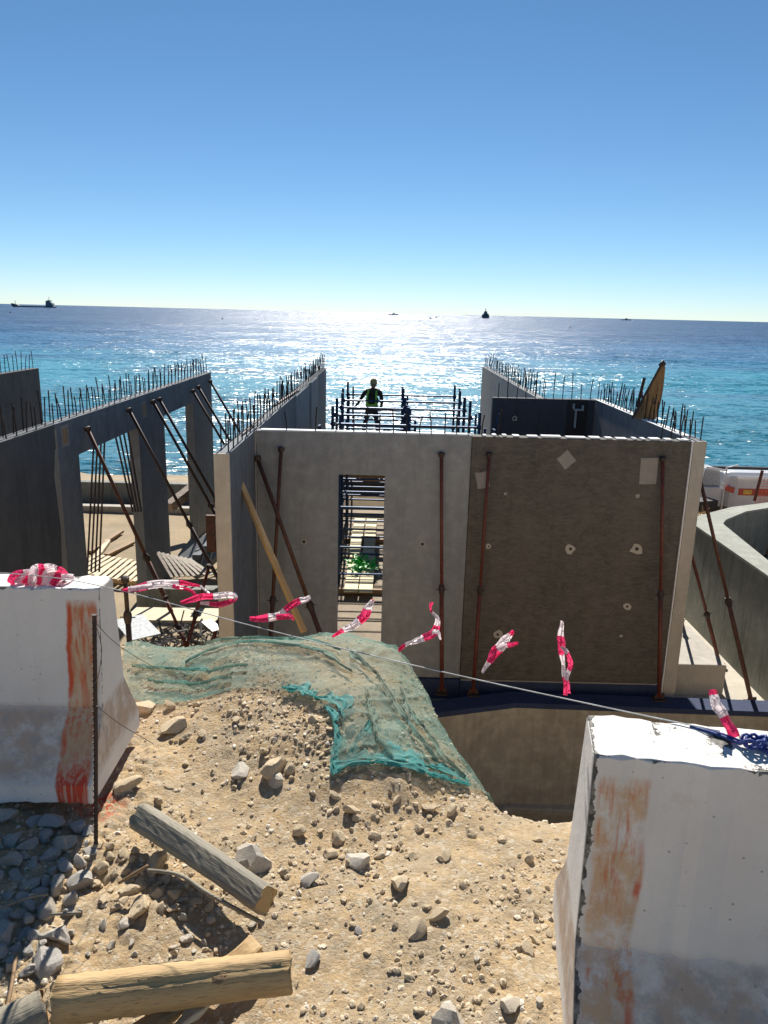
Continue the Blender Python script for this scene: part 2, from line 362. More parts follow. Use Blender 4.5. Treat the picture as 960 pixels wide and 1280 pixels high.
# ------------------------------------------------------------------ value noise
_rg = np.random.RandomState(3); _T = _rg.rand(256, 256)
def vn(x, y, s, ox=0):
    x = np.asarray(x, float)/s+ox*17.3+500; y = np.asarray(y, float)/s+ox*9.1+500
    xi = np.floor(x).astype(int); yi = np.floor(y).astype(int); fx = x-xi; fy = y-yi
    fx = fx*fx*(3-2*fx); fy = fy*fy*(3-2*fy)
    g = lambda a, b: _T[a % 256, b % 256]
    return ((g(xi, yi)*(1-fx)+g(xi+1, yi)*fx)*(1-fy)+(g(xi, yi+1)*(1-fx)+g(xi+1, yi+1)*fx)*fy)-.5
def sstep(a, b, t):
    t = np.clip((t-a)/(b-a), 0, 1); return t*t*(3-2*t)
EX = [-40, -2.2, -1.2, -.6, -.2, .08, .2, .28, .36, .48, .62, .8, 1.4, 3, 40]
EY = [4.2, 3.7, 3.6, 3.62, 3.62, 3.5, 3.3, 3.0, 2.72, 2.52, 2.48, 2.55, 2.5, 2.5, 2.6]
def H(x, y):
    x = np.asarray(x, float); y = np.asarray(y, float)
    e = np.interp(x, EX, EY)+vn(x, y, .35, 3)*.12+vn(x, y, .1, 4)*.03
    h = -1.70+(.045+.10*sstep(-1.0, -.6, x))*sstep(2.3, 3.4, y)*(1-sstep(0.0, .5, x))+.035*sstep(1.2, 2.0, y)*0
    h = h+.05*np.exp(-((x+.1)**2+(y-2.75)**2)/.12)
    near = (np.abs(x) < 6) & (y < 9) & (y > -2)
    h = h+vn(x, y, .9, 1)*.09*near+vn(x, y, .33, 2)*.042+vn(x, y, .12, 5)*.018
    h = h+vn(x, y, .05, 6)*.009*near+vn(x, y, .022, 7)*.0055*near
    rub = sstep(.02, .22, vn(x, y, .55, 14)+vn(x, y, .2, 15)*.5)*near
    h = h+rub*(np.abs(vn(x, y, .045, 16))*.030+np.abs(vn(x, y, .02, 17))*.014)
    h = h+.055*np.exp(-(((x+1.5)/.6)**4+((y-2.3)/.45)**4))
    d = y-e
    k = 12.0
    drop = np.log1p(np.exp(np.clip(k*d, -40, 40)))/k+np.maximum(d-3.3, 0)*0
    h = h-drop*(1.35+.8*sstep(-.1, .4, x))+vn(x, y, .4, 9)*.25*sstep(.1, .8, d)
    return np.maximum(h, -6.75)
def hit(x, y):
    d = ray(x, y); t = .8
    while t < 30:
        p = d*t
        if p.z < float(H(p.x, p.y)): return p
        t += .01
    return d*t

def axis(segs):
    out = []
    for a, b, st in segs: out += list(np.arange(a, b, st))
    out.append(segs[-1][1]); return np.array(out)
def grid(xs, ys, fn, name, mat, keep=None):
    X, Y = np.meshgrid(xs, ys); Z = fn(X, Y); nx, ny = len(xs), len(ys)
    V = np.stack([X.ravel(), Y.ravel(), Z.ravel()], 1)
    i = np.arange(nx*ny).reshape(ny, nx)
    Q = np.stack([i[:-1, :-1].ravel(), i[:-1, 1:].ravel(), i[1:, 1:].ravel(), i[1:, :-1].ravel()], 1)
    if keep is not None:
        c = V[Q].mean(1); Q = Q[keep(c[:, 0], c[:, 1])]
    return npmesh(name, V, Q, mat)
terr = grid(axis([(-300, -40, 20), (-40, -6, 1.5), (-6, -2, .15), (-2, 1.7, .009), (1.7, 6, .15), (6, 40, 1.5), (40, 300, 20)]),
            axis([(-300, -30, 20), (-30, -1, 1), (-1, .9, .1), (.9, 4.1, .009), (4.1, 8.0, .07)]), H, 'ground', M['sand'])
tag(terr, kind='structure')

# ------------------------------------------------------------------ lower ground with the pit opening
PIT = [(2.2, 11.25), (8.2, 11.1), (8.6, 6.9), (0.9, 6.7), (-.6, 7.6), (-.9, 10.35)]
def inpoly(x, y, poly):
    ins = np.zeros(np.shape(x), bool); n = len(poly)
    for i in range(n):
        x1, y1 = poly[i]; x2, y2 = poly[(i+1) % n]
        if y1 == y2: continue
        c = ((y1 > y) != (y2 > y)) & (x < (x2-x1)*(y-y1)/(y2-y1)+x1); ins ^= c
    return ins
def offset(poly, d):
    n = len(poly); ar = sum(poly[i][0]*poly[(i+1) % n][1]-poly[(i+1) % n][0]*poly[i][1] for i in range(n)); sg = 1 if ar > 0 else -1
    out = []
    for i in range(n):
        a, b, c = Vector(poly[i-1]), Vector(poly[i]), Vector(poly[(i+1) % n])
        e1 = (b-a).normalized(); e2 = (c-b).normalized(); n1 = Vector((e1.y, -e1.x))*sg; n2 = Vector((e2.y, -e2.x))*sg
        m = (n1+n2).normalized(); out.append(tuple(b+m*(d/max(.3, m.dot(n1)))))
    return out
PITM = offset(PIT, .17)
SHORE = 44.0
def G(x, y):
    h = np.full(np.shape(x), -6.3)+0*x
    h = h+vn(x, y, 2.5, 11)*.12*sstep(15.5, 17, y)+vn(x, y, .5, 12)*.06*sstep(15.5, 17, y)
    h = np.where(y > 24.6, h-(y-24.6)*.165+.45*np.exp(-((y-25)/3.)**2)+vn(x, y, 3, 13)*.2, h)
    h = h+1.0*np.exp(-(((x-11.6)/2.2)**2+((y-20.6)/1.8)**2))+.75*np.exp(-(((x-8.4)/1.3)**2+((y-20.2)/1.5)**2))
    return h
low = grid(axis([(-400, -60, 20), (-60, -14, 2), (-14, -2, .25), (-2, 10, .11), (10, 18, .3), (18, 60, 2), (60, 400, 20)]),
           axis([(5.0, 6.0, .3), (6.0, 12, .11), (12, 30, .25), (30, 60, 1.0)]), G, 'lower_ground', M['sand_low'],
           keep=lambda x, y: ~inpoly(x, y, PITM))
tag(low, kind='structure')
b = MB(); b.prism([(-1.4, 6.4), (9, 6.4), (9, 11.5), (-1.4, 11.5)], 'Z', -9.2, -9.0); pf = b.build('pit_floor', M['con_pit']); tag(pf, kind='structure')
pit = thing('concrete_pit', (3, 9.7, -9), 'deep many-sided concrete pit with a navy rim below the rough brown wall', 'pit')
b = MB(); n = len(PIT); OUT = offset(PIT, .34)
for i in range(n):
    j = (i+1) % n
    a0, a1, c0, c1 = PIT[i], PIT[j], OUT[i], OUT[j]
    vs = [(*a0, -9.1), (*a1, -9.1), (*a1, -6.12), (*a0, -6.12), (*c0, -9.1), (*c1, -9.1), (*c1, -6.12), (*c0, -6.12)]
    b.add(vs, [(0, 1, 2, 3), (4, 7, 6, 5)])
b.build('lining', M['con_pit'], pit)
b = MB()
I2, O2 = offset(PIT, -.02), offset(PIT, .36)
for i in range(n):
    j = (i+1) % n; zz = (-6.12, -6.03)
    vs = [(*I2[i], zz[0]), (*I2[j], zz[0]), (*I2[j], zz[1]), (*I2[i], zz[1]), (*O2[i], zz[0]), (*O2[j], zz[0]), (*O2[j], zz[1]), (*O2[i], zz[1])]
    b.add(vs, [(0, 1, 2, 3), (4, 7, 6, 5), (3, 2, 6, 7), (0, 4, 5, 1)])
b.build('rim', M['navy'], pit)
b = MB()
for (p, q) in ((PIT[5], PIT[0]), (PIT[0], PIT[1])):
    b.obox((p[0], p[1]-.05, -7.95), (q[0], q[1]-.05, -7.95), .18, .12)
b.build('ledge', M['con_pit'], pit, bevel=.02)
# pale slab right of the building
b = MB(); b.prism([(4.9, 11.62), (8.6, 11.62), (8.6, 16.6), (5.0, 16.9)], 'Z', -6.6, -6.285); s_ = b.build('slab_pavement', M['con_slab']); tag(s_, kind='structure')
M['shaded_floor'] = m_concrete('shade_darkened_floor', (.20, .15, .10), (.30, .235, .16), .5, stain=(.10, .075, .05), stain_amt=.5)  # dark brown sheet colouring in the shade on the ground inside the building
b = MB(); b.prism([(-2.0, 12.06), (3.4, 12.06), (3.4, 25.4), (-2.0, 25.4)], 'Z', -6.5, -6.19); s_ = b.build('floor_shade_sheet', M['shaded_floor']); tag(s_, kind='structure')
# ------------------------------------------------------------------ sea
t = NT('sea_water')
vm = t.n('ShaderNodeVectorMath', operation='LENGTH'); t.L(t.tc.outputs['Object'], vm.inputs[0])
y_ = t.xyz()[1]
patch = t.noise(.012, 5, vec=t.mapping((1, 2.2, 1)), rough=.6)
dd = t.math('ADD', y_, t.math('MULTIPLY', t.math('SUBTRACT', patch, .5), 150))
mr = t.n('ShaderNodeMapRange'); mr.inputs['From Min'].default_value = 20; mr.inputs['From Max'].default_value = 620; t.L(dd, mr.inputs[0])
col = t.ramp(mr.outputs[0], [(0, (.012, .10, .14)), (.16, (.004, .18, .25)), (.30, (.003, .085, .19)), (.6, (.002, .03, .10)), (1, (.0015, .016, .065))])
reef = t.noise(.035, 6, vec=t.mapping((.6, 1.6, 1)), rough=.65)
col = t.mix(t.ramp(reef, [(.5, 0), (.62, .6)]), col, (.006, .05, .11))
def slope(scale, vec, amt, det=2):
    n = t.n('ShaderNodeTexNoise'); n.inputs['Scale'].default_value = scale; n.inputs['Detail'].default_value = det; n.inputs['Roughness'].default_value = .55
    t.L(vec, n.inputs['Vector'])
    a = t.n('ShaderNodeVectorMath', operation='SUBTRACT'); t.L(n.outputs['Color'], a.inputs[0]); a.inputs[1].default_value = (.5, .5, .5)
    m = t.n('ShaderNodeVectorMath', operation='MULTIPLY'); t.L(a.outputs[0], m.inputs[0]); m.inputs[1].default_value = (amt*.8, amt, 0)
    return m.outputs[0]
def vadd(a, b_):
    v = t.n('ShaderNodeVectorMath', operation='ADD'); t.L(a, v.inputs[0])
    if hasattr(b_, 'is_output'): t.L(b_, v.inputs[1])
    else: v.inputs[1].default_value = b_
    return v.outputs[0]
Wa = t.mapping((.45, 1, 1)); Wb = t.mapping((.55, 1, 1), loc=(31, 7, 0))
nv = vadd(vadd(slope(1.7, Wa, 2.1, 4), slope(.25, Wb, 1.0, 3)), vadd(slope(5.5, Wb, 1.2, 3), slope(.03, Wa, .5, 3)))
nv = vadd(nv, (0, 0, 1)); nn = t.n('ShaderNodeVectorMath', operation='NORMALIZE'); t.L(nv, nn.inputs[0])
sea_m = t.done(col, .27, nn.outputs[0], spec=.36); t.b.inputs['IOR'].default_value = 1.33
b = MB(); b.add([(-60000, 30, -9.4), (60000, 30, -9.4), (60000, 90000, -9.4), (-60000, 90000, -9.4)], [(0, 1, 2, 3)])
sea = b.build('sea', sea_m, off=(0, 0, -9.4)); tag(sea, kind='structure')

# ------------------------------------------------------------------ concrete walls
TOP = -1.81
def rebar_mesh(name, hgt, bend=0):
    m = MB(); m.tube([(0, 0, -.02), (bend*.3, 0, hgt*.55), (bend, 0, hgt)], .0105, 5); me = m.build(name, M['rebar']); d = me.data
    bpy.data.objects.remove(me); return d
RB = [rebar_mesh('rebar', .50), rebar_mesh('rebar', .46, .02), rebar_mesh('rebar', .54, -.03), rebar_mesh('rebar', .40, .05), rebar_mesh('rebar', .33)]
def rebars(parent, pts, tilt=.06, scale=1.0):
    tilt *= .6
    for p in pts:
        o = bpy.data.objects.new('rebar', rnd.choice(RB)); COL.objects.link(o); o.parent = parent
        o.location = Vector(p)-Vector(parent.location); s = scale*rnd.uniform(.78, .98); tilt *= 1; o.scale = (1, 1, s)
        o.rotation_euler = (rnd.gauss(0, tilt), rnd.gauss(0, tilt), rnd.uniform(0, 6.28))
def anchor(parent, p, axis='Y', r=.05, sz=.09):
    p = Vector(p); b = MB()
    n_ = Vector((0, -1, 0)) if axis == 'Y' else Vector((1, 0, 0))
    s1 = Vector((1, 0, 0)) if axis == 'Y' else Vector((0, 1, 0)); s2 = Vector((0, 0, 1))
    k = 9; vs = [p+n_*.004]+[p+n_*.003+(s1*math.cos(6.283*i/k)+s2*math.sin(6.283*i/k))*sz*rnd.uniform(.7, 1.15) for i in range(k)]
    b.add(vs, [(0, i+1, (i+1) % k+1) for i in range(k)]); b.build('mortar_patch', M['con_light'], parent)
    b = MB(); b.tube([p+n_*.002, p+n_*.012], r*.55, 8); b.build('anchor_hole', M['black'], parent)
def patch(parent, cx_, cz_, w_, h_, ang, y=11.85, mat='patch'):
    b = MB(); c, s = math.cos(ang), math.sin(ang); pts = []
    for a, e in ((-1, -1), (0, -1.05), (1, -1), (1.04, 0), (1, 1), (0, .96), (-1, 1), (-.97, .1)):
        a *= w_/2*rnd.uniform(.93, 1.05); e *= h_/2*rnd.uniform(.93, 1.05)
        pts.append((cx_+a*c-e*s, cz_+a*s+e*c))
    b.prism(pts, 'Y', y-.006, y+.01); b.build('mortar_patch', M[mat], parent)

# front wall, smooth part with a tall doorway
fy0, fy1 = 11.85, 12.05
w1 = thing('concrete_wall', (-.3, fy0, -6.3), 'smooth light grey concrete wall with a tall narrow doorway in it', 'wall')
b = MB(); b.prism([(-2.015, -5.93), (-2.015, TOP), (1.34, TOP), (1.34, -5.93), (0.0, -5.93), (0.0, -2.48), (-.735, -2.48), (-.735, -5.93)], 'Y', fy0, fy1)
b.build('panel', M['con_grey'], w1, bevel=.008)
b = MB(); b.box((-2.0, fy0-.03, -6.5), (-.735, fy1, -5.945)); b.box((0.0, fy0-.03, -6.5), (1.34, fy1, -5.945)); b.build('plinth', M['navy'], w1, bevel=.01)
b = MB(); b.box((-1.95, fy0+.03, TOP+.003), (1.3, fy1-.03, TOP+.012)); b.build('top_strip', M['white_tile'], w1)  # thin white strip along the wall top
rebars(w1, [(x, fy0+.10, TOP) for x in (-1.55, -1.1, -.78, -.5, -.3, -.1, .12, .32, .52, .71, .92, 1.1, 1.28)], .02, .85)
for q in ((380, 677), (528, 680)): anchor(w1, P(*q, Y=fy0), sz=.05)
for q, s_ in (((365, 625), .5), ((575, 735), .3)):
    pass
# front wall, rough brown part
w2 = thing('concrete_wall', (3, fy0, -6.3), 'rough dark brown concrete wall with pale mortar patches above the pit', 'wall')
b = MB(); b.box((1.343, fy0-.03, -5.93), (4.735, fy1, TOP-.01)); b.build('panel', M['con_brown'], w2, bevel=.01)
b = MB(); b.box((1.343, fy0-.05, -6.5), (4.735, fy1, -5.96)); b.build('plinth', M['navy'], w2, bevel=.01)
b = MB(); x = 1.5
while x < 4.6:
    l_ = rnd.choice((.06, .1, .16, .3)); b.box((x, fy0+.0, TOP-.008), (min(x+l_, 4.7), fy0+.14, TOP+.008+rnd.uniform(0, .012))); x += l_+rnd.uniform(.05, .13)
b.build('top_foam_piece', M['white_tile'], w2)
b = MB(); b.box((1.36, fy0-.032, -5.958), (4.73, fy0-.02, -5.932)); b.build('joint_line', M['patch'], w2)
patch(w2, 2.82, -2.15, .22, .22, .75, fy0-.03); patch(w2, 4.12, -2.3, .27, .42, .05, fy0-.03); patch(w2, 1.53, -2.5, .2, .26, .25, fy0-.03)
patch(w2, 3.25, -4.55, .13, .13, .1, fy0-.03, 'con_brown'); patch(w2, 4.42, -5.55, .45, .35, .05, fy0-.03, 'con_brown')
for q, s_ in (((611, 683), .05), ((713, 686), .09), ((796, 686), .11), ((784, 758), .07), ((622, 793), .08), ((632, 617), .025), ((797, 620), .035), ((776, 795), .03)):
    p = P(*q, Y=fy0-.03); anchor(w2, p, r=s_*.5, sz=s_)
rebars(w2, [(x, fy0+.1, TOP) for x in (1.5, 1.75, 4.3, 4.45, 4.6)], .08, .9)
# left side wall running away from the camera
w3 = thing('concrete_wall', (-2.12, 9.85, -6.3), 'long grey concrete side wall with rebar stubs, left of the doorway wall', 'wall')
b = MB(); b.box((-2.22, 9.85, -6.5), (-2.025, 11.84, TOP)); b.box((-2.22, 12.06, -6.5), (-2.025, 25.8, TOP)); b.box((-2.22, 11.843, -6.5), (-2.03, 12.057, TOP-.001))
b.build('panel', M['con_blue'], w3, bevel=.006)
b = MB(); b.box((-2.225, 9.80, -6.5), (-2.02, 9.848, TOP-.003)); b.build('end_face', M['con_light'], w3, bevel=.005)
b = MB(); b.box((-2.028, 11.78, -6.3), (-2.016, 11.84, TOP)); b.build('joint_line', M['con_light'], w3)
b = MB(); b.box((-2.024, 17.2, -6), (-2.008, 20.0, TOP-.03)); b.box((-2.024, 20.6, -6), (-2.008, 22.6, TOP-.03)); b.build('pale_panel', M['con_grey'], w3)
pts = []; y = 9.95; k = 0
while y < 25.6: pts.append((-2.19 if k % 2 else -2.06, y, TOP)); y += .165; k += 1
rebars(w3, pts[:99], .05)
b = MB(); b.obox((-2.12, 11.2, TOP+.02), (-2.10, 12.7, TOP+.06), .02, .02); b.obox((-2.15, 12.5, TOP+.03), (-2.10, 12.1, TOP+.35), .015, .015); b.obox((-2.18, 15, TOP+.02), (-2.05, 18, TOP+.03), .05, .03)
b.build('loose_rod', M['rust_dark'], w3)
# right side wall of the box
w4 = thing('concrete_wall', (4.85, 11.8, -6.3), 'concrete side wall right of the brown wall, its pale end facing the camera', 'wall')
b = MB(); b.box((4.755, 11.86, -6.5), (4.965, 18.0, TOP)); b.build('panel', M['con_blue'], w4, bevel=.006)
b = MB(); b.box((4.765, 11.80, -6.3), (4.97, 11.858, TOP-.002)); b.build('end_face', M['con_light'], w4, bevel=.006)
b = MB(); b.box((4.738, 11.80, -6.3), (4.758, 11.856, TOP)); b.build('joint_line', M['white_tile'], w4)
b = MB(); b.box((4.745, 12.3, TOP+.002), (4.9, 17.6, TOP+.014)); b.build('top_strip', M['white_tile'], w4)  # thin white strip along the side wall top
pts = []; y = 11.95; k = 0
while y < 17.6: pts.append((4.79 if k % 2 else 4.92, y, TOP)); y += .11; k += 1
rebars(w4, pts, .1, 1.0)
# back wall of the box
w5 = thing('concrete_wall', (3.6, 17.6, -6.3), 'shade-darkened concrete cross wall with a row of rebar, behind the brown wall', 'wall')
b = MB(); b.box((2.42, 17.6, -6.5), (4.75, 17.8, TOP)); b.build('panel', M['con_shaded'], w5, bevel=.006)
rebars(w5, [(2.55+i*.21, 17.7, TOP) for i in range(11)], .02, 1.2)
anchor(w5, P(643, 523, Y=17.6), sz=.07)
b = MB(); q = P(722, 512, Y=17.52); b.box((q.x-.045, 17.5, q.z-.42), (q.x-.015, 17.6, q.z+.0)); b.box((q.x-.08, 17.48, q.z-.02), (q.x+.10, 17.58, q.z+.015)); b.box((q.x+.10, 17.48, q.z-.02), (q.x+.13, 17.58, q.z+.10)); b.box((q.x-.11, 17.48, q.z+.02), (q.x-.08, 17.58, q.z+.13)); b.build('pipe_bracket', M['ship_pale'], w5)
b = MB(); b.box((q.x-.22, 17.585, q.z-.75), (q.x+.24, 17.598, q.z+.22)); b.build('recess_shade_plate', M['black'], w5)  # flat black plate painting in the shade of a recess behind the bracket
# inner long wall on the right
w6 = thing('concrete_wall', (3.55, 18, -6.3), 'long concrete wall receding to the sea at the right of the scaffold', 'wall')
b = MB(); b.box((3.46, 17.82, -6.5), (3.66, 28.5, TOP)); b.build('panel', M['con_grey'], w6, bevel=.006)
pts = []; y = 18.0; k = 0
while y < 28.4: pts.append((3.5 if k % 2 else 3.62, y, TOP)); y += .19; k += 1
rebars(w6, pts, .05, 1.05)
# far left long wall with openings
w7 = thing('concrete_wall', (-5.3, 9, -6.3), 'long dark precast wall with two tall openings and struts, left of the side wall', 'wall')
LT = -2.45
prof = [(6.5, -6.5), (6.5, TOP), (12.0, TOP)]
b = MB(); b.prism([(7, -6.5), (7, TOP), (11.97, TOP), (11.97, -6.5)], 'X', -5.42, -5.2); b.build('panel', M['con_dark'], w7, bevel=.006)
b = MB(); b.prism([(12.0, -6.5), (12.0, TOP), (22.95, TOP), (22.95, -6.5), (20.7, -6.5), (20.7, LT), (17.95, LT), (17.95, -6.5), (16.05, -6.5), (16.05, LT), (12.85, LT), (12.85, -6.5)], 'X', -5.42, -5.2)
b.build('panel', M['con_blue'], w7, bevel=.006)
b = MB(); b.box((-5.203, 11.97, -6.3), (-5.193, 12.02, -1.9)); b.build('joint_line', M['patch'], w7)
b = MB(); b.prism([(11.75, -4.6), (11.9, -3.5), (11.82, -2.6), (11.93, -2.2), (11.965, -2.2), (11.965, -5.2), (11.85, -5.4)], 'X', -5.21, -5.196); b.build('mortar_patch', M['patch'], w7)
for yy, zz in ((12.35, -2.05), (16.5, -2.12)):
    b = MB(); b.box((-5.2, yy-.1, zz-.13), (-5.195, yy+.1, zz+.13)); b.build('wood_block', M['wood_brown'], w7)
    b = MB(); b.box((-5.2, yy-.14, zz-.17), (-5.197, yy+.14, zz+.17)); b.build('mortar_patch', M['patch'], w7)
pts = []; y = 8.2; k = 0
while y < 22.9: pts.append((-5.25 if k % 2 else -5.37, y, TOP)); y += .155; k += 1
rebars(w7, pts[:97], .06, 1.05)
# panel further left
w8 = thing('concrete_wall', (-10.4, 16, -6.3), 'dark concrete wall end with a comb of rebar at the left edge of the picture', 'wall')
b = MB(); b.box((-10.5, 14, -6.5), (-10.28, 22.95, TOP)); b.build('panel', M['con_dark'], w8, bevel=.006)
rebars(w8, [(-10.38, 22.8-i*.24, TOP) for i in range(30)], .03, 1.15)

# ------------------------------------------------------------------ props (push pull struts)
def strut(p0, p1, label, group=None, r=.033, mat='rust', plate=True, split=.45, cat='strut', name='wall_prop'):
    p0, p1 = Vector(p0), Vector(p1)
    th = thing(name, p1, label, cat, group); d = (p0-p1); m = p1+d*split
    b = MB(); b.tube([p1+d*.01, m], r, 10); b.build('outer_tube', M[mat], th, smooth=True)
    b = MB(); b.tube([m, p1+d*.985], r*.78, 10); b.build('inner_tube', M[mat], th, smooth=True)
    dn = d.normalized()
    b = MB(); b.tube([m-dn*.10, m-dn*.03, m, m+dn*.05], [r*1.15, r*1.5, r*1.5, r*1.1], 10)
    s = dn.cross(Vector((0, 1, .2))).normalized(); b.tube([m-s*.09-dn*.03, m+s*.09-dn*.03], .008, 6); b.build('collar', M['rust_dark'], th)
    b = MB(); b.tube([p0-dn*.08, p0-dn*.02, p0+dn*.0], [r*1.2, r*1.6, r*.7], 8); b.build('head', M['rust_dark'], th)
    if plate:
        b = MB(); b.box((p1.x-.1, p1.y-.09, p1.z-.01), (p1.x+.1, p1.y+.09, p1.z+.01)); b.obox(p1-Vector((.05, 0, 0)), p1+Vector((-.04, 0, .1)), .06, .015, (0, 1, 0)); b.obox(p1+Vector((.05, 0, 0)), p1+Vector((.04, 0, .1)), .06, .015, (0, 1, 0)); b.build('foot_plate', M['rust_dark'], th)
    return th
gz = -6.28
strut((-1.62, 11.8, -2.05), (-1.78, 10.9, gz), 'upright rusty brown steel strut on the grey wall left of the doorway', r=.035, mat='rust_brown')
strut((.87, 11.8, -2.07), (1.02, 11.5, -6.02), 'single red-brown steel strut on the grey wall right of the doorway', r=.035)
strut((1.61, 11.77, -2.05), (1.53, 11.47, -6.02), 'bright red steel strut on the left side of the rough brown wall', r=.032)
strut((4.30, 11.77, -2.05), (4.58, 11.46, -6.02), 'dark red steel strut at the right edge of the rough brown wall', r=.035)
strut((-1.99, 11.7, -2.18), (-.42, 10.9, gz), 'slanting rusty steel strut crossing the upright one left of the doorway', r=.04, mat='rust_brown')
g = 'steel struts bracing the far right wall'
strut(P(872, 585, X=4.99), (6.33, 11.89, -6.27), 'longest rusty strut right of the building, nearest the camera', g, r=.038, mat='rust_brown')
strut(P(859, 672, X=4.99), (6.35, 13.2, -6.27), 'middle one of three red struts on the pale slab right of the building', g, r=.035)
strut(P(847, 745, X=5.0), (6.2, 14.6, -6.27), 'shortest looking red strut farthest along the pale slab beside the building', g, r=.033)
g = 'steel struts bracing the long wall with openings'
for (tx, ty), by, lb, bx in (((108, 533), 13.25, 'rusty strut starting at the top left corner of the first opening', -3.55),
                  ((160, 510), 15.45, 'dark strut crossing the first concrete pillar of the long left wall', -3.15),
                  ((190, 500), 17.1, 'left one of a close pair of long dark struts by the second opening', -3.0),
                  ((198, 497), 17.55, 'right one of a close pair of long dark struts by the second opening', -2.95),
                  ((240, 487), 20.65, 'dark strut on the second pillar, left of its two neighbours', -2.85),
                  ((247, 482), 21.3, 'dark strut in the middle of three on the second pillar', -2.85),
                  ((262, 475), 22.7, 'dark strut at the far end of the long left wall', -2.8)):
    strut(P(tx, ty, X=-5.17), (bx, by, gz), lb, g, r=.042, mat='rust_dark' if tx > 150 else 'rust_brown')
# thin bundled rods hanging beside the first opening
def rodset(name, pts, label, r=.012):
    th = thing(name, pts[0][1], label, 'rods')
    for a, c in pts:
        b = MB(); b.tube([a, c], r, 6); b.build('rod', M['rust_dark'], th)
rodset('rod_bundle', [(P(118+i*4.5, 535+rnd.uniform(-4, 4), Y=14.2), P(109+i*5, 715, Y=13.6)) for i in range(4)], 'bundle of thin upright rods beside the dark panel at first opening', .018)
rodset('rod_bundle', [(P(139+i*6, 522, Y=15.6), P(166+i*3.5, 640, Y=15.0)) for i in range(4)], 'bundle of thin slanting rods leaning by the first pillar', .02)
# tan timber leaning
def timber(name, p, q, w_, h_, mat, label, cat='plank', group=None, bevel=.006, endmat=None, upv=(0, 0, 1), jit=.002):
    p, q = Vector(p), Vector(q); L = (q-p).length; d = (q-p).normalized()
    b = MB(); k = 14
    for i in range(k+1):
        x = L*i/k; j = lambda: rnd.gauss(0, jit)
        ring = [(x, -w_/2+j(), -h_/2+j()), (x, w_/2+j(), -h_/2+j()), (x, w_/2+j(), h_/2+j()), (x, -w_/2+j(), h_/2+j())]
        b.v += ring
    for i in range(k):
        for e in range(4): b.f.append((i*4+e, i*4+(e+1) % 4, i*4+4+(e+1) % 4, i*4+4+e)); b.mi.append(0)
    b.f += [(3, 2, 1, 0), (k*4, k*4+1, k*4+2, k*4+3)]; b.mi += [1, 1]
    o = b.build(name, [M[mat], M[endmat or mat]], bevel=bevel)
    u = Vector(upv); s = u.cross(d)
    if s.length < 1e-3: s = Vector((0, 1, 0)).cross(d)
    s.normalize(); u = d.cross(s)
    o.matrix_world = Matrix(((d.x, s.x, u.x, p.x), (d.y, s.y, u.y, p.y), (d.z, s.z, u.z, p.z), (0, 0, 0, 1)))
    return tag(o, label, cat, group)
timber('leaning_board', P(295, 591, Y=10.8), P(380, 790, Y=9.6), .07, .07, 'wood_new', 'tan timber batten leaning on the side wall left of the struts', 'batten')

# ------------------------------------------------------------------ scaffold, planks, person
sc = thing('scaffold', (.4, 17, -6.3), 'dark blue steel scaffold frame standing between the two long walls', 'scaffold')
rows = [16.95, 18.5, 20.0, 21.65, 23.3]; cols = [-1.19, .5, 2.05]
for j, Y in enumerate(rows):
    for i, X in enumerate(cols):
        xx = X+rnd.uniform(-.03, .03); zt = -2.4+rnd.uniform(.25, .42)
        b = MB(); b.tube([(xx, Y, -6.3), (xx+rnd.uniform(-.02, .02), Y, zt)], .034, 8)
        for z in (-2.4, -3.35, -4.3, -5.25): b.tube([(xx, Y, z-.05), (xx, Y, z+.05)], .05, 8)
        b.build('post', M['scaf'], sc, smooth=False)
        if j % 2 == 0 or i != 1:
            b = MB(); b.tube([(xx+.15, Y+.12, -6.3), (xx+.15, Y+.12, zt-rnd.uniform(.1, .4))], .028, 8); b.build('post', M['scaf'], sc)
    for z in (-2.4, -3.35, -4.3, -5.25, -5.9):
        b = MB(); b.tube([(cols[0]-.05, Y, z), (cols[-1]+.05, Y, z+rnd.uniform(-.02, .02))], .027, 8); b.build('rail', M['scaf'], sc)
for Y in (18.5, 20.0, 21.65, 23.3, 24.2):
    for z in (-2.95, -3.85, -4.75):
        b = MB(); b.tube([(cols[0]-.05, Y+.08, z), (cols[1]+.3, Y+.08, z+rnd.uniform(-.03, .03))], .026, 8); b.build('rail', M['scaf'], sc)
for X in cols:
    for z in (-3.35, -5.25):
        b = MB(); b.tube([(X, rows[0], z-.08), (X, rows[-1], z-.08)], .025, 8); b.build('rail', M['scaf'], sc)
for Y in (16.6, 16.75):
    for x_ in (-1.45, 2.35):
        b = MB(); b.tube([(x_, Y, -6.3), (x_, Y, -2.4)], .03, 8); b.build('post', M['scaf'], sc)
for p_, q_ in (((2.2, 17, -3.2), (2.5, 17, -2.1)), ((-1.3, 17, -3.2), (-.9, 18, -2.4))):
    b = MB(); b.tube([p_, q_], .02, 6); b.build('brace', M['scaf'], sc)
FEET = -3.60
timber('platform_plank', (-.42, 20.2, FEET-.03), (-.42, 23.2, FEET-.03), .5, .045, 'wood_pale', 'pale platform plank on the scaffold under the worker', 'plank')
timber('platform_plank', (1.05, 20.2, FEET-.03), (1.05, 23.2, FEET-.03), .5, .045, 'wood_pale', 'pale platform plank on the scaffold right of the worker', 'plank')
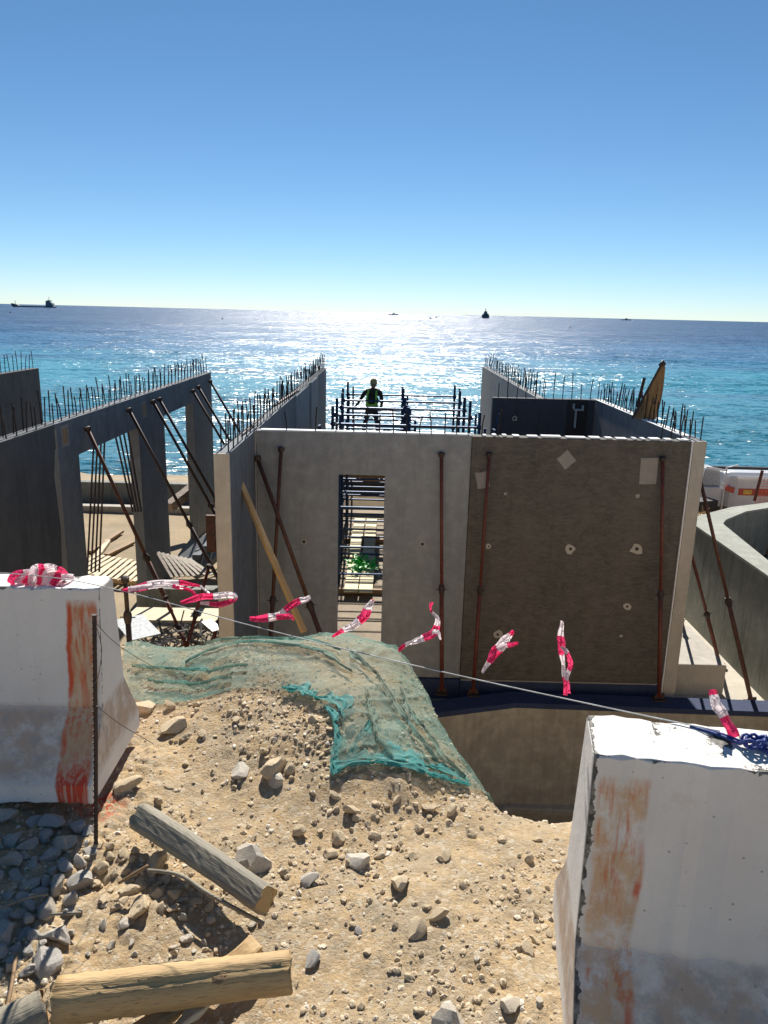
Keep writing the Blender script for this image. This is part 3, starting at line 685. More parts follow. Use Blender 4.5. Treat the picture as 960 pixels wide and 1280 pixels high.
# pale boards on the floor behind the doorway
for x0, y0, y1, z0, lb in ((-.70, 16.1, 18.9, -6.02, 'near left pale floor board seen through the doorway'), (-.37, 16.1, 18.95, -6.02, 'near right pale floor board seen through the doorway'),
                       (-.74, 19.0, 22.4, -6.05, 'far left pale floor board seen through the doorway'), (-.38, 19.0, 22.5, -6.05, 'far right pale floor board seen through the doorway')):
    timber('floor_board', (x0, y0, z0), (x0+.02, y1, z0+.01), .31, .04, 'wood_pale_y', lb, 'board', 'pale boards laid in pairs behind the doorway')
    if y0 == 16.1 and x0 < -.5: pass
for yy, lb in ((16.4, 'brown batten carrying the near ends of the pale floor boards'), (20.4, 'brown batten carrying the far pale floor boards')):
    b = MB(); b.box((-1.1, yy, -6.185), (.1, yy+.1, -6.07)); o = b.build('support_batten', M['wood_brown']); tag(o, lb, 'batten')
for yy, zz, lb in ((21.0, -4.35, 'upper dark timber joist lying across the scaffold behind the doorway'), (24.4, -5.2, 'lower dark timber joist crossing behind the doorway near the sea wall')):
    timber('timber_joist', (-1.3, yy, zz), (1.2, yy, zz+.02), .12, .22, 'wood_brown', lb, 'beam')
# green tangle
b = MB(); c = Vector((-.50, 17.7, -5.93))
for i in range(95):
    a = rnd.uniform(0, 6.28); rr = rnd.uniform(0, .34); p = c+Vector((math.cos(a)*rr, math.sin(a)*rr*1.5, 0)); pts = [p]
    d = Vector((rnd.uniform(-1, 1), rnd.uniform(-1, 1), rnd.uniform(.1, .9)))
    for k in range(5): pts.append(pts[-1]+d*.055); d += Vector([rnd.uniform(-.8, .8) for _ in range(3)]); d.z -= .25; d.normalize()
    for k, q in enumerate(pts): q.z = max(q.z, c.z)
    w_ = .022
    vs = []
    for q in pts: vs += [q-Vector((w_, 0, -.004)), q+Vector((w_, .008, .01))]
    b.add(vs, [(2*k, 2*k+1, 2*k+3, 2*k+2) for k in range(5)])
o = b.build('strap_heap', M['green']); tag(o, 'tangled heap of bright green straps on the pale boards', 'straps')

def skin_mesh(name, joints, edges, mat, parent=None, sub=2, root=0):
    me = bpy.data.meshes.new(name); me.from_pydata([j[0] for j in joints], edges, [])
    o = bpy.data.objects.new(name, me); COL.objects.link(o)
    if parent is not None: o.parent = parent
    sm = o.modifiers.new('skin', 'SKIN'); sm.use_smooth_shade = True
    for i, j in enumerate(joints):
        sv = me.skin_vertices[0].data[i]; r = j[1]; sv.radius = (r, r) if not hasattr(r, '__len__') else r
        sv.use_root = (i == root)
    ss = o.modifiers.new('sub', 'SUBSURF'); ss.levels = sub; ss.render_levels = sub
    dg = bpy.context.evaluated_depsgraph_get(); ev = o.evaluated_get(dg); nm = bpy.data.meshes.new_from_object(ev)
    o.modifiers.clear(); o.data = nm; nm.materials.clear()
    for m in (mat if isinstance(mat, (list, tuple)) else [mat]): nm.materials.append(m)
    nm.name = name
    for p in nm.polygons: p.use_smooth = True
    return o
pe = thing('person', (-.42, 21.9, FEET), 'worker in dark clothes, khaki hat and green vest, standing legs apart by the scaffold', 'person')
J = [((0, 0, .95), (.18, .14)), ((0, .02, 1.12), (.18, .13)), ((.03, .06, 1.32), (.22, .14)), ((.05, .10, 1.45), (.15, .10)), ((.035, .06, 1.53), .06), ((.04, .08, 1.62), .085), ((.04, .085, 1.70), .085),
     ((-.10, 0, .88), .095), ((-.19, .02, .50), .068), ((-.25, -.03, .10), .05), ((-.26, .12, .04), .045),
     ((.10, 0, .88), .095), ((.17, .03, .50), .068), ((.20, -.02, .10), .05), ((.22, .12, .04), .045),
     ((-.19, .05, 1.43), .07), ((-.32, .10, 1.20), .052), ((-.44, .22, 1.02), .036), ((-.47, .27, .98), .035),
     ((.24, .05, 1.42), .07), ((.29, .02, 1.15), .052), ((.25, .12, .94), .038), ((.24, .15, .90), .035)]
E_ = [(0, 1), (1, 2), (2, 3), (3, 4), (4, 5), (5, 6), (0, 7), (7, 8), (8, 9), (9, 10), (0, 11), (11, 12), (12, 13), (13, 14), (3, 15), (15, 16), (16, 17), (17, 18), (3, 19), (19, 20), (20, 21), (21, 22)]
base = len(J)
for wrist, dx in ((18, -1), (22, -.3)):
    wp = Vector(J[wrist][0])
    for k in range(5):
        off = Vector((dx*.02+(k-2)*.018, .05+.01*(2-abs(k-2)), -.02)); i0 = len(J)
        J.append((tuple(wp+off*.6), .010)); J.append((tuple(wp+off*1.3+Vector((0, 0, -.02))), .009)); E_ += [(wrist, i0), (i0, i0+1)]
body = skin_mesh('body', J, E_, [M['shirt'], M['trouser'], M['skin'], M['boot']], pe)
for p in body.data.polygons:
    c = p.center; i = 0
    if c.z < .11: i = 3
    elif c.z < .93 and abs(c.x) < .3 and not (c.x > .2 and c.z > .84) : i = 1
    if c.z > 1.52: i = 2
    if (c.x < -.44) or (c.x > .19 and .84 < c.z < .93 and c.y > .10): i = 2
    p.material_index = i
b = MB(); o0 = Vector(pe.location)
prof = [(1.66, .125), (1.655, .13), (1.675, .105), (1.72, .10), (1.77, .085), (1.795, .05), (1.80, .002)]
k = 14; vs = []
for z, r in prof: vs += [(.04+r*math.cos(6.283*i/k)+0, .085+r*1.1*math.sin(6.283*i/k), z) for i in range(k)]
b.add(vs, [(a*k+i, a*k+(i+1) % k, (a+1)*k+(i+1) % k, (a+1)*k+i) for a in range(len(prof)-1) for i in range(k)])
b.build('hat', M['hat'], pe, smooth=True, off=(0, 0, 0))
b = MB()
for pts in ([(-.10, -.06, 1.47), (-.13, -.10, 1.33), (-.13, -.115, 1.20), (-.11, -.125, 1.06)], [(.13, -.06, 1.47), (.12, -.10, 1.33), (.12, -.11, 1.2), (.11, -.125, 1.06)],
            [(-.165, 0, 1.06), (-.12, -.11, 1.07), (0, -.135, 1.07), (.12, -.11, 1.07), (.165, 0, 1.06)]):
    for s0, s1 in zip(pts, pts[1:]): b.obox(s0, s1, .05, .02, (0, 1, 0))
b.build('safety_vest', M['vest'], pe, off=(0, 0, 0))
b = MB(); b.tube([(.05, .155, 1.60), (.05, .19, 1.585), (.05, .165, 1.57)], [.012, .012, .012], 6); b.tube([(-.045, .085, 1.62), (-.052, .085, 1.60)], .018, 6); b.tube([(.125, .085, 1.62), (.132, .085, 1.60)], .018, 6); b.build('nose_and_ears', M['skin'], pe, off=(0, 0, 0))

# ------------------------------------------------------------------ brown cloth bundle on the right wall
q0 = P(806, 527, X=4.86); q1 = P(823, 465, X=4.86)
bt = thing('cloth_bundle', (4.86, q0.y, TOP), 'tall tapering brown cloth wrapped post leaning on the right wall top', 'bundle')
hgt = 1.02; k = 20; vs = []; top_x = .22
b = MB(); LV = 12
for a in range(LV+1):
    t_ = a/LV; r = .185*(1-t_)**.65+.035; 
    for i in range(k):
        an = 6.283*i/k; rr = r*(1+.26*math.sin(an*5+t_*3)*(1-t_*.6)+.08*math.sin(an*9+1.3))
        vs.append((4.86+top_x*t_+rr*math.cos(an)*.85, q0.y+rr*math.sin(an)*.6, TOP+.0+hgt*t_))
b.add(vs, [(a*k+i, a*k+(i+1) % k, (a+1)*k+(i+1) % k, (a+1)*k+i) for a in range(LV) for i in range(k)]+[tuple(LV*k+i for i in range(k))])
b.build('cloth', M['tarp'], bt, smooth=True)
b = MB(); b.tube([(4.86+top_x-.06, q0.y, TOP+hgt-.04), (4.86+top_x, q0.y, TOP+hgt+.03), (4.86+top_x+.03, q0.y, TOP+hgt-.02)], [.03, .05, .035], 8); b.build('top_knot', M['black'], bt, smooth=True)
b = MB(); b.tube([(4.60, q0.y-.05, TOP), (4.86+top_x-.04, q0.y-.03, TOP+hgt-.02)], .022, 6); b.tube([(4.72, q0.y+.1, TOP+.2), (4.80, q0.y+.1, TOP+.75)], .03, 6); b.build('pole', M['rust_dark'], bt)

# ------------------------------------------------------------------ left yard items
def wall_low(name, a, c, label, mat='con_blue', cat='wall', bevel=.02):
    b = MB(); b.box(a, c); o = b.build(name, M[mat], off=((a[0]+c[0])/2, (a[1]+c[1])/2, a[2]), bevel=bevel); return tag(o, label, cat)
wall_low('low_wall', (-5.18, 15.2, -6.4), (-2.24, 15.5, -5.72), 'low dark concrete kerb wall crossing the yard behind the scrap heap', 'con_basin')
wall_low('sea_wall', (-16, 24.4, -6.6), (-2.3, 24.7, -5.55), 'long low dark sea wall seen through the openings at left', 'con_basin')
wall_low('kerb', (-16, 23.5, -6.5), (-2.3, 23.85, -6.12), 'pale concrete kerb in front of the long low sea wall', 'con_light')
wall_low('block', (5.0, 12.15, -6.4), (5.95, 13.9, -5.72), 'square concrete footing block on the slab at the foot of the right side wall', 'con_light')
# beach-side items seen through scaffold
wall_low('sea_wall', (-1.9, 25.5, -6.6), (3.4, 25.8, -5.2), 'low sea wall beyond the scaffold, seen through the doorway', 'con_brown')
def pallet(name, c, rz, label):
    th = thing(name, c, label, 'pallet', rot=(R(3), R(-2), rz)); th['_local'] = 1
    for i in range(7):
        b = MB(); b.box((-.6, -.5+i*.155, .10), (.6, -.5+i*.155+.10, .122)); b.build('slat', M['wood_pale'], th, off=(0, 0, 0))
    for i in range(3):
        b = MB(); b.box((-.6+i*.55, -.5, .012), (-.6+i*.55+.10, .53, .098)); b.build('bearer', M['wood_new'], th, off=(0, 0, 0))
    del th['_local']
pallet('pallet', tuple(P(128, 712, z=-6.2)), R(78), 'pale wooden pallet lying on the sand behind the first opening, leftmost')
pallet('pallet', tuple(P(158, 718, z=-6.2)), R(84), 'pale wooden pallet lying on the sand next to the first concrete pillar')
for (a, c, lb) in (((112, 690), (152, 664), 'thin dark plank on sand left of the first pillar'), ((118, 700), (135, 676), 'pale batten on sand just above the pallets'), ((133, 694), (166, 678), 'thick brown plank on sand beside the first pillar')):
    timber('lying_plank', P(*a, z=-6.2), P(*c, z=-6.2), .14, .07, 'wood_brown' if 'brown' in lb or 'dark' in lb else 'wood_pale', lb, 'plank')
st = thing('stair_flight', (-4.3, 17.2, -6.3), 'slanting precast concrete flight propped between the two left pillars', 'stairs')
b = MB(); b.obox((-4.75, 17.5, -6.1), (-2.9, 19.2, -4.6), .9, .16, (-.4, -.6, .7)); b.build('slab', M['con_grey'], st, bevel=.01)
b = MB()
for i in range(9):
    p = Vector((-4.75, 17.5, -6.1)).lerp(Vector((-2.9, 19.2, -4.6)), (i+.5)/9); b.box((p.x-.1, p.y-.35, p.z+.04), (p.x+.1, p.y+.35, p.z+.17))
b.build('step', M['con_blue'], st)
timber('lying_beam', P(211, 634, Y=20.5), P(244, 608, Y=21.5), .25, .25, 'sheet', 'dark slanting beam seen in the second opening above the concrete flight', 'beam')
b = MB(); q = P(264, 665, Y=14.6); b.box((q.x-.09, 14.55, q.z-.4), (q.x+.09, 14.62, q.z+.35)); o = b.build('steel_plate', M['rust_brown'], bevel=.006); tag(o, 'rusty red steel plate beside the pale end of the side wall', 'plate')
for i in range(8):
    q = P(197+i*5.5, 690+i*1.2, Y=16.6); q2 = P(216+i*7, 722-i*.5, Y=15.9)
    timber('leaning_board', q, q2, .10, .02, 'wood_grey' if i % 2 else 'sheet', 'narrow grey brown board leaning side by side at the first pillar foot', 'board', 'row of narrow boards leaning at the first pillar')
timber('plank_deck', P(162, 768, Y=13.2), P(283, 770, Y=13.0), .62, .05, 'wood_pale', 'wide pale plank laid level above the scrap heap', 'plank', upv=(0, 0, 1))
g = 'crossed rusty props standing over the scrap heap'
for a, c, Y0, Y1, lb in (((262, 705), (232, 815), 12.6, 12.3, 'rusty leg leaning left over the scrap heap'), ((285, 735), (262, 815), 12.5, 12.1, 'rusty leg leaning by the pale end of the side wall'),
                         ((206, 745), (236, 815), 12.7, 12.3, 'rusty leg leaning right over the scrap heap')):
    strut(P(*a, Y=Y0), P(*c, Y=Y1), lb, g, r=.035, plate=False)
q = P(156, 720, Y=8.5); strut(q, (q.x+.02, 8.5, -6.3), 'dark rusty upright post just behind the left white barrier', r=.034, mat='rust_dark', plate=False, split=.85)
b = MB()
for i in range(260):
    p = Vector((rnd.gauss(-3.5, .55), rnd.gauss(12.5, .35), 0)); p.x = min(max(p.x, -4.7), -2.4); p.z = -6.2+max(0, 1.0-abs(p.x+3.4)*.35-abs(p.y-12.5)*.5)*rnd.uniform(.25, 1)
    d = Vector((rnd.uniform(-1, 1), rnd.uniform(-1, 1), rnd.uniform(-.5, .5))).normalized()*rnd.uniform(.06, .24)
    if i % 3: b.tube([p-d, p+d], rnd.uniform(.008, .02), 5)
    else: b.obox(p-d*.6, p+d*.6, rnd.uniform(.03, .1), .01, (rnd.random(), rnd.random(), rnd.random()))
o = b.build('scrap_heap', M['scrap']); tag(o, 'heap of scrap metal clips and rods under the pale plank', 'scrap', kind='stuff')
timber('pale_sheet', P(160, 772, Y=11.8), P(182, 797, Y=11.2), .5, .02, 'ship_pale', 'pale sheet lying beside the dark upright post', 'sheet')
timber('pale_sheet', P(258, 776, Y=12.3), P(272, 788, Y=12.0), .2, .02, 'white', 'small white plate on the scrap heap near the side wall', 'plate')

# ------------------------------------------------------------------ right side basin and boat-like tank
bs = thing('concrete_basin', (8.5, 14, -6.3), 'greenish concrete basin with broad pale rim, right of the building', 'basin')
OUTB = [(6.6, 10.9), (6.6, 15.9), (6.72, 16.25), (7.1, 16.6), (8.1, 17.4), (9.2, 17.95), (13, 18.4), (13.5, 10.9)]
INB = [(6.76, 11.1), (7.22, 15.85), (7.30, 16.02), (7.45, 16.25), (8.25, 17.05), (9.25, 17.62), (12.7, 18.0), (13.2, 11.1)]
zt = -4.2
b = MB(); n = len(OUTB)
for i in range(n):
    j = (i+1) % n
    b.add([(*OUTB[i], -6.5), (*OUTB[j], -6.5), (*OUTB[j], zt), (*OUTB[i], zt), (*INB[i], -6.5), (*INB[j], -6.5), (*INB[j], zt), (*INB[i], zt)], [(0, 1, 2, 3), (4, 7, 6, 5)])
b.build('basin_wall', M['con_basin'], bs)
b = MB(); O3, I3 = offset(OUTB, .02), offset(INB, -.02)
for i in range(n):
    j = (i+1) % n
    b.add([(*O3[i], zt-.04), (*O3[j], zt-.04), (*O3[j], zt+.01), (*O3[i], zt+.01), (*I3[i], zt-.04), (*I3[j], zt-.04), (*I3[j], zt+.01), (*I3[i], zt+.01)], [(0, 1, 2, 3), (4, 7, 6, 5), (3, 2, 6, 7), (0, 4, 5, 1)])
b.build('rim', M['con_rim'], bs)
b = MB(); b.prism(INB, 'Z', -6.4, -5.9); b.build('basin_floor', M['con_basin'], bs)
strut((9.3, 17.55, -4.35), (8.3, 16.2, -5.88), 'thin rusty strut inside the greenish basin at right edge', r=.028, mat='rust_brown')
# sand heap added in the basin to give a sunlit patch
def heap(name, c, rx, ry, h, mat, label):
    b = MB(); k = 22; L_ = 8; vs = []
    for a in range(L_+1):
        t_ = a/L_
        for i in range(k):
            an = 6.283*i/k; r = (1-t_)*(1+.12*math.sin(3*an+1)+.08*math.sin(7*an)); vs.append((c[0]+rx*r*math.cos(an), c[1]+ry*r*math.sin(an), c[2]+h*(1-(1-t_)**2)*(1+.05*rnd.uniform(-1, 1))))
    b.add(vs, [(a*k+i, a*k+(i+1) % k, (a+1)*k+(i+1) % k, (a+1)*k+i) for a in range(L_) for i in range(k)]); return tag(b.build(name, M[mat], smooth=True), label, 'heap', kind='stuff')
heap('added_sand_heap', (8.6, 14.5, -5.9), 1.2, 1.3, 1.2, 'sand_low', 'sand heap added inside the greenish basin for a sunlit patch')
# straw
for nm, c, N_, sx, sy, lb in (('dry_straw', P(893, 640, z=-5.5), 330, .75, .5, 'heap of dry brown straw in front of the white tank'), ('dry_straw', P(876, 662, z=-5.6), 200, .35, .45, 'clump of dry brown straw behind the basin rim')):
    b = MB()
    for i in range(N_):
        p = c+Vector((rnd.gauss(0, sx), rnd.gauss(0, sy), 0)); p.z = float(G(p.x, p.y))+rnd.uniform(0, .35)*math.exp(-((p.x-c.x)/sx)**2)
        d = Vector((rnd.uniform(-1, 1), rnd.uniform(-1, 1), rnd.uniform(-.2, .8))).normalized()*rnd.uniform(.12, .3); b.obox(p-d*.3, p+d, .02, .012)
    o = b.build(nm, M['straw']); tag(o, lb, 'straw', kind='stuff')
for a, c, lb in (((862, 654), (872, 662), 'white cut block of timber nearest the basin behind the building'), ((870, 646), (880, 653), 'white cut timber block behind the building, second from basin')):
    timber('timber_block', P(*a, z=-5.4), P(*c, z=-5.4), .3, .2, 'wood_pale', lb, 'timber')
timber('black_beam', P(862, 632, z=-5.6), P(890, 630, z=-5.6), .5, .35, 'black', 'black beam lying under the end of the white tank', 'beam')
tk = thing('white_tank', (14, 24.6, -6), 'long glossy white tank with a red stripe near the shore at right', 'tank')
b = MB(); prof = [(0, -5.85), (0, -5.25), (.03, -4.8), (.2, -4.68), (.5, -4.66), (1.0, -4.74), (1.5, -4.9), (1.8, -5.0), (1.8, -5.85)]
xs_ = [10.95, 11.05, 11.25, 15, 19, 23]; vs = []
for i, x in enumerate(xs_):
    ins = (.25, .08, 0, 0, 0, 0)[i]
    for (y, z) in prof: vs.append((x, 24+ins+y*(1-ins), -5.2+(z+5.2)*(1-ins*.5)))
m_ = len(prof); fs = [(i*m_+a, (i+1)*m_+a, (i+1)*m_+(a+1) % m_, i*m_+(a+1) % m_) for i in range(len(xs_)-1) for a in range(m_)]+[tuple(range(m_)), tuple((len(xs_)-1)*m_+a for a in range(m_-1, -1, -1))]
b.add(vs, fs); b.build('body', M['tank'], tk, bevel=.04)
b = MB(); b.box((11.3, 23.985, -5.38), (23, 24.01, -5.16)); b.prism([(10.93, -5.10), (11.3, -5.16), (11.3, -5.38), (10.93, -5.26)], 'Y', 24.03, 24.25); b.build('stripe', M['tank_red'], tk)
b = MB(); b.box((11.45, 23.975, -5.34), (11.72, 23.984, -5.2)); b.build('yellow_mark', M['yellow'], tk)
b = MB()
for i, (dx, w_, h_) in enumerate(((0, .10, .03), (.12, .03, .09), (.17, .03, .07), (.22, .03, .10), (.27, .03, .07), (.32, .06, .03))): b.box((12.45+dx, 23.975, -5.31), (12.45+dx+w_, 23.984, -5.31+h_))
b.build('lettering', M['white'], tk)
b = MB(); b.box((11.2, 23.975, -4.80), (23, 23.99, -4.76)); b.build('moulding', M['white'], tk)
cb = thing('clear_cabin', (10.5, 24.3, -6), 'small pale windowed box standing at the near end of the white tank', 'cabin')
b = MB(); b.box((10.1, 24.1, -5.8), (10.85, 25.2, -5.15)); b.build('body', M['tank'], cb, bevel=.04)
b = MB(); b.prism([(10.12, -5.13), (10.8, -5.13), (10.7, -4.62), (10.25, -4.55)], 'Y', 24.15, 25.1); b.build('window', M['ship_pale'], cb, bevel=.03)
b = MB(); b.tube([(10.85, 24.05, -5.9), (10.85, 24.05, -4.5), (11.2, 24.05, -4.42)], .03, 8); b.tube([(10.2, 24.05, -4.5), (10.85, 24.05, -4.6)], .03, 8); b.build('frame', M['white'], cb, smooth=True)
wall_low('black_wall', (9.9, 27.0, -6.8), (30, 27.15, -5.02), 'black top edge of a barrier running behind the white tank', 'black')
fn = thing('orange_fence', (14.0, 22, -6), 'orange plastic mesh fence on a red post in front of the white tank', 'fence')
fy = 21.5; pA = P(943, 626, Y=fy); pB = P(948, 588, Y=fy)
b = MB(); b.tube([(pA.x, fy, pA.z), (pA.x+.1, fy, pB.z)], .045, 8); b.build('post', M['rust'], fn)
b = MB()
for i in range(14):
    b.tube([(pA.x+.05+i*.11, fy+.02, pA.z-.15+0*i), (pA.x+.1+i*.11, fy+.02, pB.z-.2)], .006, 4)
for i in range(10): b.tube([(pA.x+.03, fy+.02, pA.z-.1+i*.075), (pA.x+1.6, fy+.02, pA.z-.1+i*.075)], .006, 4)
b.build('mesh_panel', M['orange_net'], fn)

# ------------------------------------------------------------------ ships
def ship(name, cx_, Y, L, label, kind):
    th = thing(name, (cx_, Y, -9.4), label, 'ship' if kind != 'boat' else 'boat'); z0 = -9.4
    s = L
    def hull(pts, w_):
        b = MB(); b.prism([(cx_+x*s, z0+z*s) for x, z in pts], 'Y', Y-w_*s/2, Y+w_*s/2); return b
    if kind == 'cargo':
        hull([(-.5, .085), (-.49, .03), (-.455, -.01), (.5, -.01), (.5, .03), (.44, .045), (.30, .03), (-.34, .03), (-.36, .055), (-.42, .07)], .15).build('hull', M['hull'], th)
        hull([(.30, .03), (.31, .15), (.34, .155), (.35, .17), (.40, .17), (.41, .14), (.455, .10), (.48, .03)], .12).build('bridge', M['ship_house'], th)
        b = MB(); b.tube([(cx_-.43*s, Y, z0+.06*s), (cx_-.43*s, Y, z0+.15*s)], .006*s, 6); b.tube([(cx_+.37*s, Y, z0+.16*s), (cx_+.37*s, Y, z0+.25*s)], .005*s, 6); b.build('mast', M['hull'], th)
    elif kind == 'end_on':
        hull([(-.5, -.02), (-.5, .5), (-.36, .7), (.36, .7), (.5, .5), (.5, -.02)], 1.5).build('hull', M['hull'], th)
        hull([(-.28, .7), (-.2, 1.05), (-.1, 1.1), (.1, 1.1), (.22, 1.0), (.28, .7)], .6).build('bridge', M['ship_house'], th)
        b = MB(); b.tube([(cx_, Y, z0+1.05*s), (cx_, Y, z0+1.5*s)], .05*s, 6); b.build('mast', M['hull'], th)
    else:
        hull([(-.5, .07), (-.42, -.01), (.42, -.01), (.5, .1), (.2, .08)], .2).build('hull', M['hull'], th)
        hull([(-.1, .08), (-.05, .18), (.1, .2), (.2, .08)], .14).build('bridge', M['ship_house'] if kind == 'low' else M['ship_pale'], th)
        b = MB(); b.tube([(cx_+.05*s, Y, z0+.18*s), (cx_+.05*s, Y, z0+.3*s)], .01*s, 6); b.build('mast', M['hull'], th)
def sx(px, Y): return P(px, 391, Y=Y).x
ship('cargo_ship', sx(43, 2700), 2700, 145, 'long low dark cargo ship with its bridge at the right end, on the horizon', 'cargo')
ship('ship', sx(607, 2500), 2500, 20, 'small dark ship seen end on, with a mast, on the bright horizon', 'end_on')
ship('boat', sx(492, 4000), 4000, 52, 'tiny pale boat on the brightest part of the horizon', 'boat')
ship('ship', sx(783, 4500), 4500, 58, 'tiny low dark vessel on the horizon at right', 'low')
for px, py in ((13, 391), (278, 399), (712, 410), (545, 397), (538, 399)):
    q = P(px, py, z=-9.4); b = MB(); r_ = q.y*.0011; b.tube([q-Vector((0, 0, r_*.3)), q+Vector((0, 0, r_*.5)), q+Vector((0, 0, r_*1.2))], [r_, r_, r_*.3], 10); b.tube([q+Vector((0, 0, r_)), q+Vector((0, 0, r_*1.9))], r_*.2, 6)
    o = b.build('buoy', M['hull'], off=tuple(q)); tag(o, 'tiny dark buoy floating on the sea', 'buoy', 'small buoys on the sea')

# ------------------------------------------------------------------ barriers
def barrier(name, mat, loc, rz, tilt, sgn, L, label):
    pr = [(0, 0), (0, .075), (.17, .325), (.224, .796), (.229, .80), (.371, .80), (.376, .796), (.43, .325), (.60, .075), (.60, 0)]
    b = MB(); m_ = len(pr); xs = [0.0, .004]+[.03*i for i in range(1, 12)]+[.4+.2*i for i in range(int((L-.4)/.2)+1)]
    vs = []
    for i, x in enumerate(xs):
        ins = .006 if i == 0 else 0
        for (y, z) in pr:
            jx = rnd.gauss(0, .0022) if i < 14 else 0
            vs.append((sgn*x, y+jx+(ins if y < .3 else -ins), z-(ins if z > .7 else 0)+jx))
    fs = [(i*m_+a, i*m_+(a+1) % m_, (i+1)*m_+(a+1) % m_, (i+1)*m_+a) for i in range(len(xs)-1) for a in range(m_)]+[tuple(range(m_)), tuple((len(xs)-1)*m_+a for a in range(m_))]
    b.add(vs, fs); o = b.build(name, mat, bevel=.004); o.location = loc; o.rotation_euler = (tilt, 0, rz)
    return tag(o, label, 'barrier')
b1 = barrier('concrete_barrier', M['bar_l'], (-.95, 2.245, -1.615), R(.6), 0, -1, 3.0, 'white painted concrete road barrier at left with an orange stain at its right end')
# right barrier: solve the base from its top front corner
tl = R(5.5); rz = R(-8); TF = Vector((.463, 1.475, -.905))
Rm = Matrix.Rotation(rz, 3, 'Z') @ Matrix.Rotation(tl, 3, 'X')
loc = TF-Rm @ Vector((0, .232, .80))
b1.scale = (.93, .86, .865)
b2 = barrier('concrete_barrier', M['bar_r'], loc, rz, tl, 1, 2.6, 'white concrete road barrier at right with chipped dark edge and orange streaks')
b2.rotation_mode = 'XYZ'

# rod and wires at the left barrier
pt = P(118, 770, Y=2.12); pb = P(115, 1015, Y=2.10); pb.z = float(H(pb.x, pb.y))-.05
b = MB(); b.tube([pt, pt.lerp(pb, .5)+Vector((.002, 0, 0)), pb], .0065, 8)
for i in range(40):
    q = pt.lerp(pb, i/40); b.tube([q, q+Vector((0, 0, .004))], .0078, 8)
o = b.build('steel_stake', M['rust_dark'], off=tuple(pb)); tag(o, 'thin ribbed steel stake standing against the left white barrier', 'stake')
def wire(name, pts, r, mat, label, cat='wire'):
    pts = [Vector(p) for p in pts]; out = []
    for i in range(len(pts)-1):
        p0 = pts[max(i-1, 0)]; p1 = pts[i]; p2 = pts[i+1]; p3 = pts[min(i+2, len(pts)-1)]
        for k in range(8):
            t_ = k/8; out.append(.5*((2*p1)+(-p0+p2)*t_+(2*p0-5*p1+4*p2-p3)*t_*t_+(-p0+3*p1-3*p2+p3)*t_**3))
    out.append(pts[-1]); b = MB(); b.tube(out, r, 6); o = b.build(name, mat, off=tuple(pts[0]), smooth=True); return tag(o, label, cat)
wire('tie_wire', [P(121, 780, Y=2.11), P(140, 800, Y=2.2), P(165, 818, Y=2.35), P(200, 838, Y=2.6)], .0012, M['wire'], 'upper thin wire running from the steel stake to the net')
wire('tie_wire', [P(120, 882, Y=2.1), P(150, 905, Y=2.12), P(192, 930, Y=2.3)], .0012, M['wire'], 'lower thin wire springing from the steel stake over the sand')
wire('tie_wire', [P(121, 785, Y=2.1), P(127, 810, Y=2.12), P(124, 840, Y=2.1), P(119, 855, Y=2.1)], .0012, M['wire'], 'short curled wire hanging at the top of the steel stake')
# string from barrier to barrier
sA = Vector((-1.9, 2.47, -.87)); s0 = P(150, 738, Y=2.40); s1 = P(900, 914, Y=1.54)
def on_string(px):   # point of the string at image column px
    lo, hi = 0., 1.
    for _ in range(40):
        m = (lo+hi)/2; q = s0.lerp(s1, m); f = q.y*math.cos(PITCH)-q.z*math.sin(PITCH); bb = (q.y*math.sin(PITCH)+q.z*math.cos(PITCH))/f; a = q.x/f
        u = a*math.cos(ROLL)+bb*math.sin(ROLL)
        if 480+u*F < px: lo = m
        else: hi = m
    q = s0.lerp(s1, lo); q = q-Vector((0, 0, .018*math.sin(math.pi*lo))); return q
wire('cord', [sA, (-1.2, 2.43, -.875), s0]+[on_string(x) for x in (300, 450, 600, 760)]+[s1], .0016, M['string'], 'pale cord stretched between the two white barriers', 'cord')

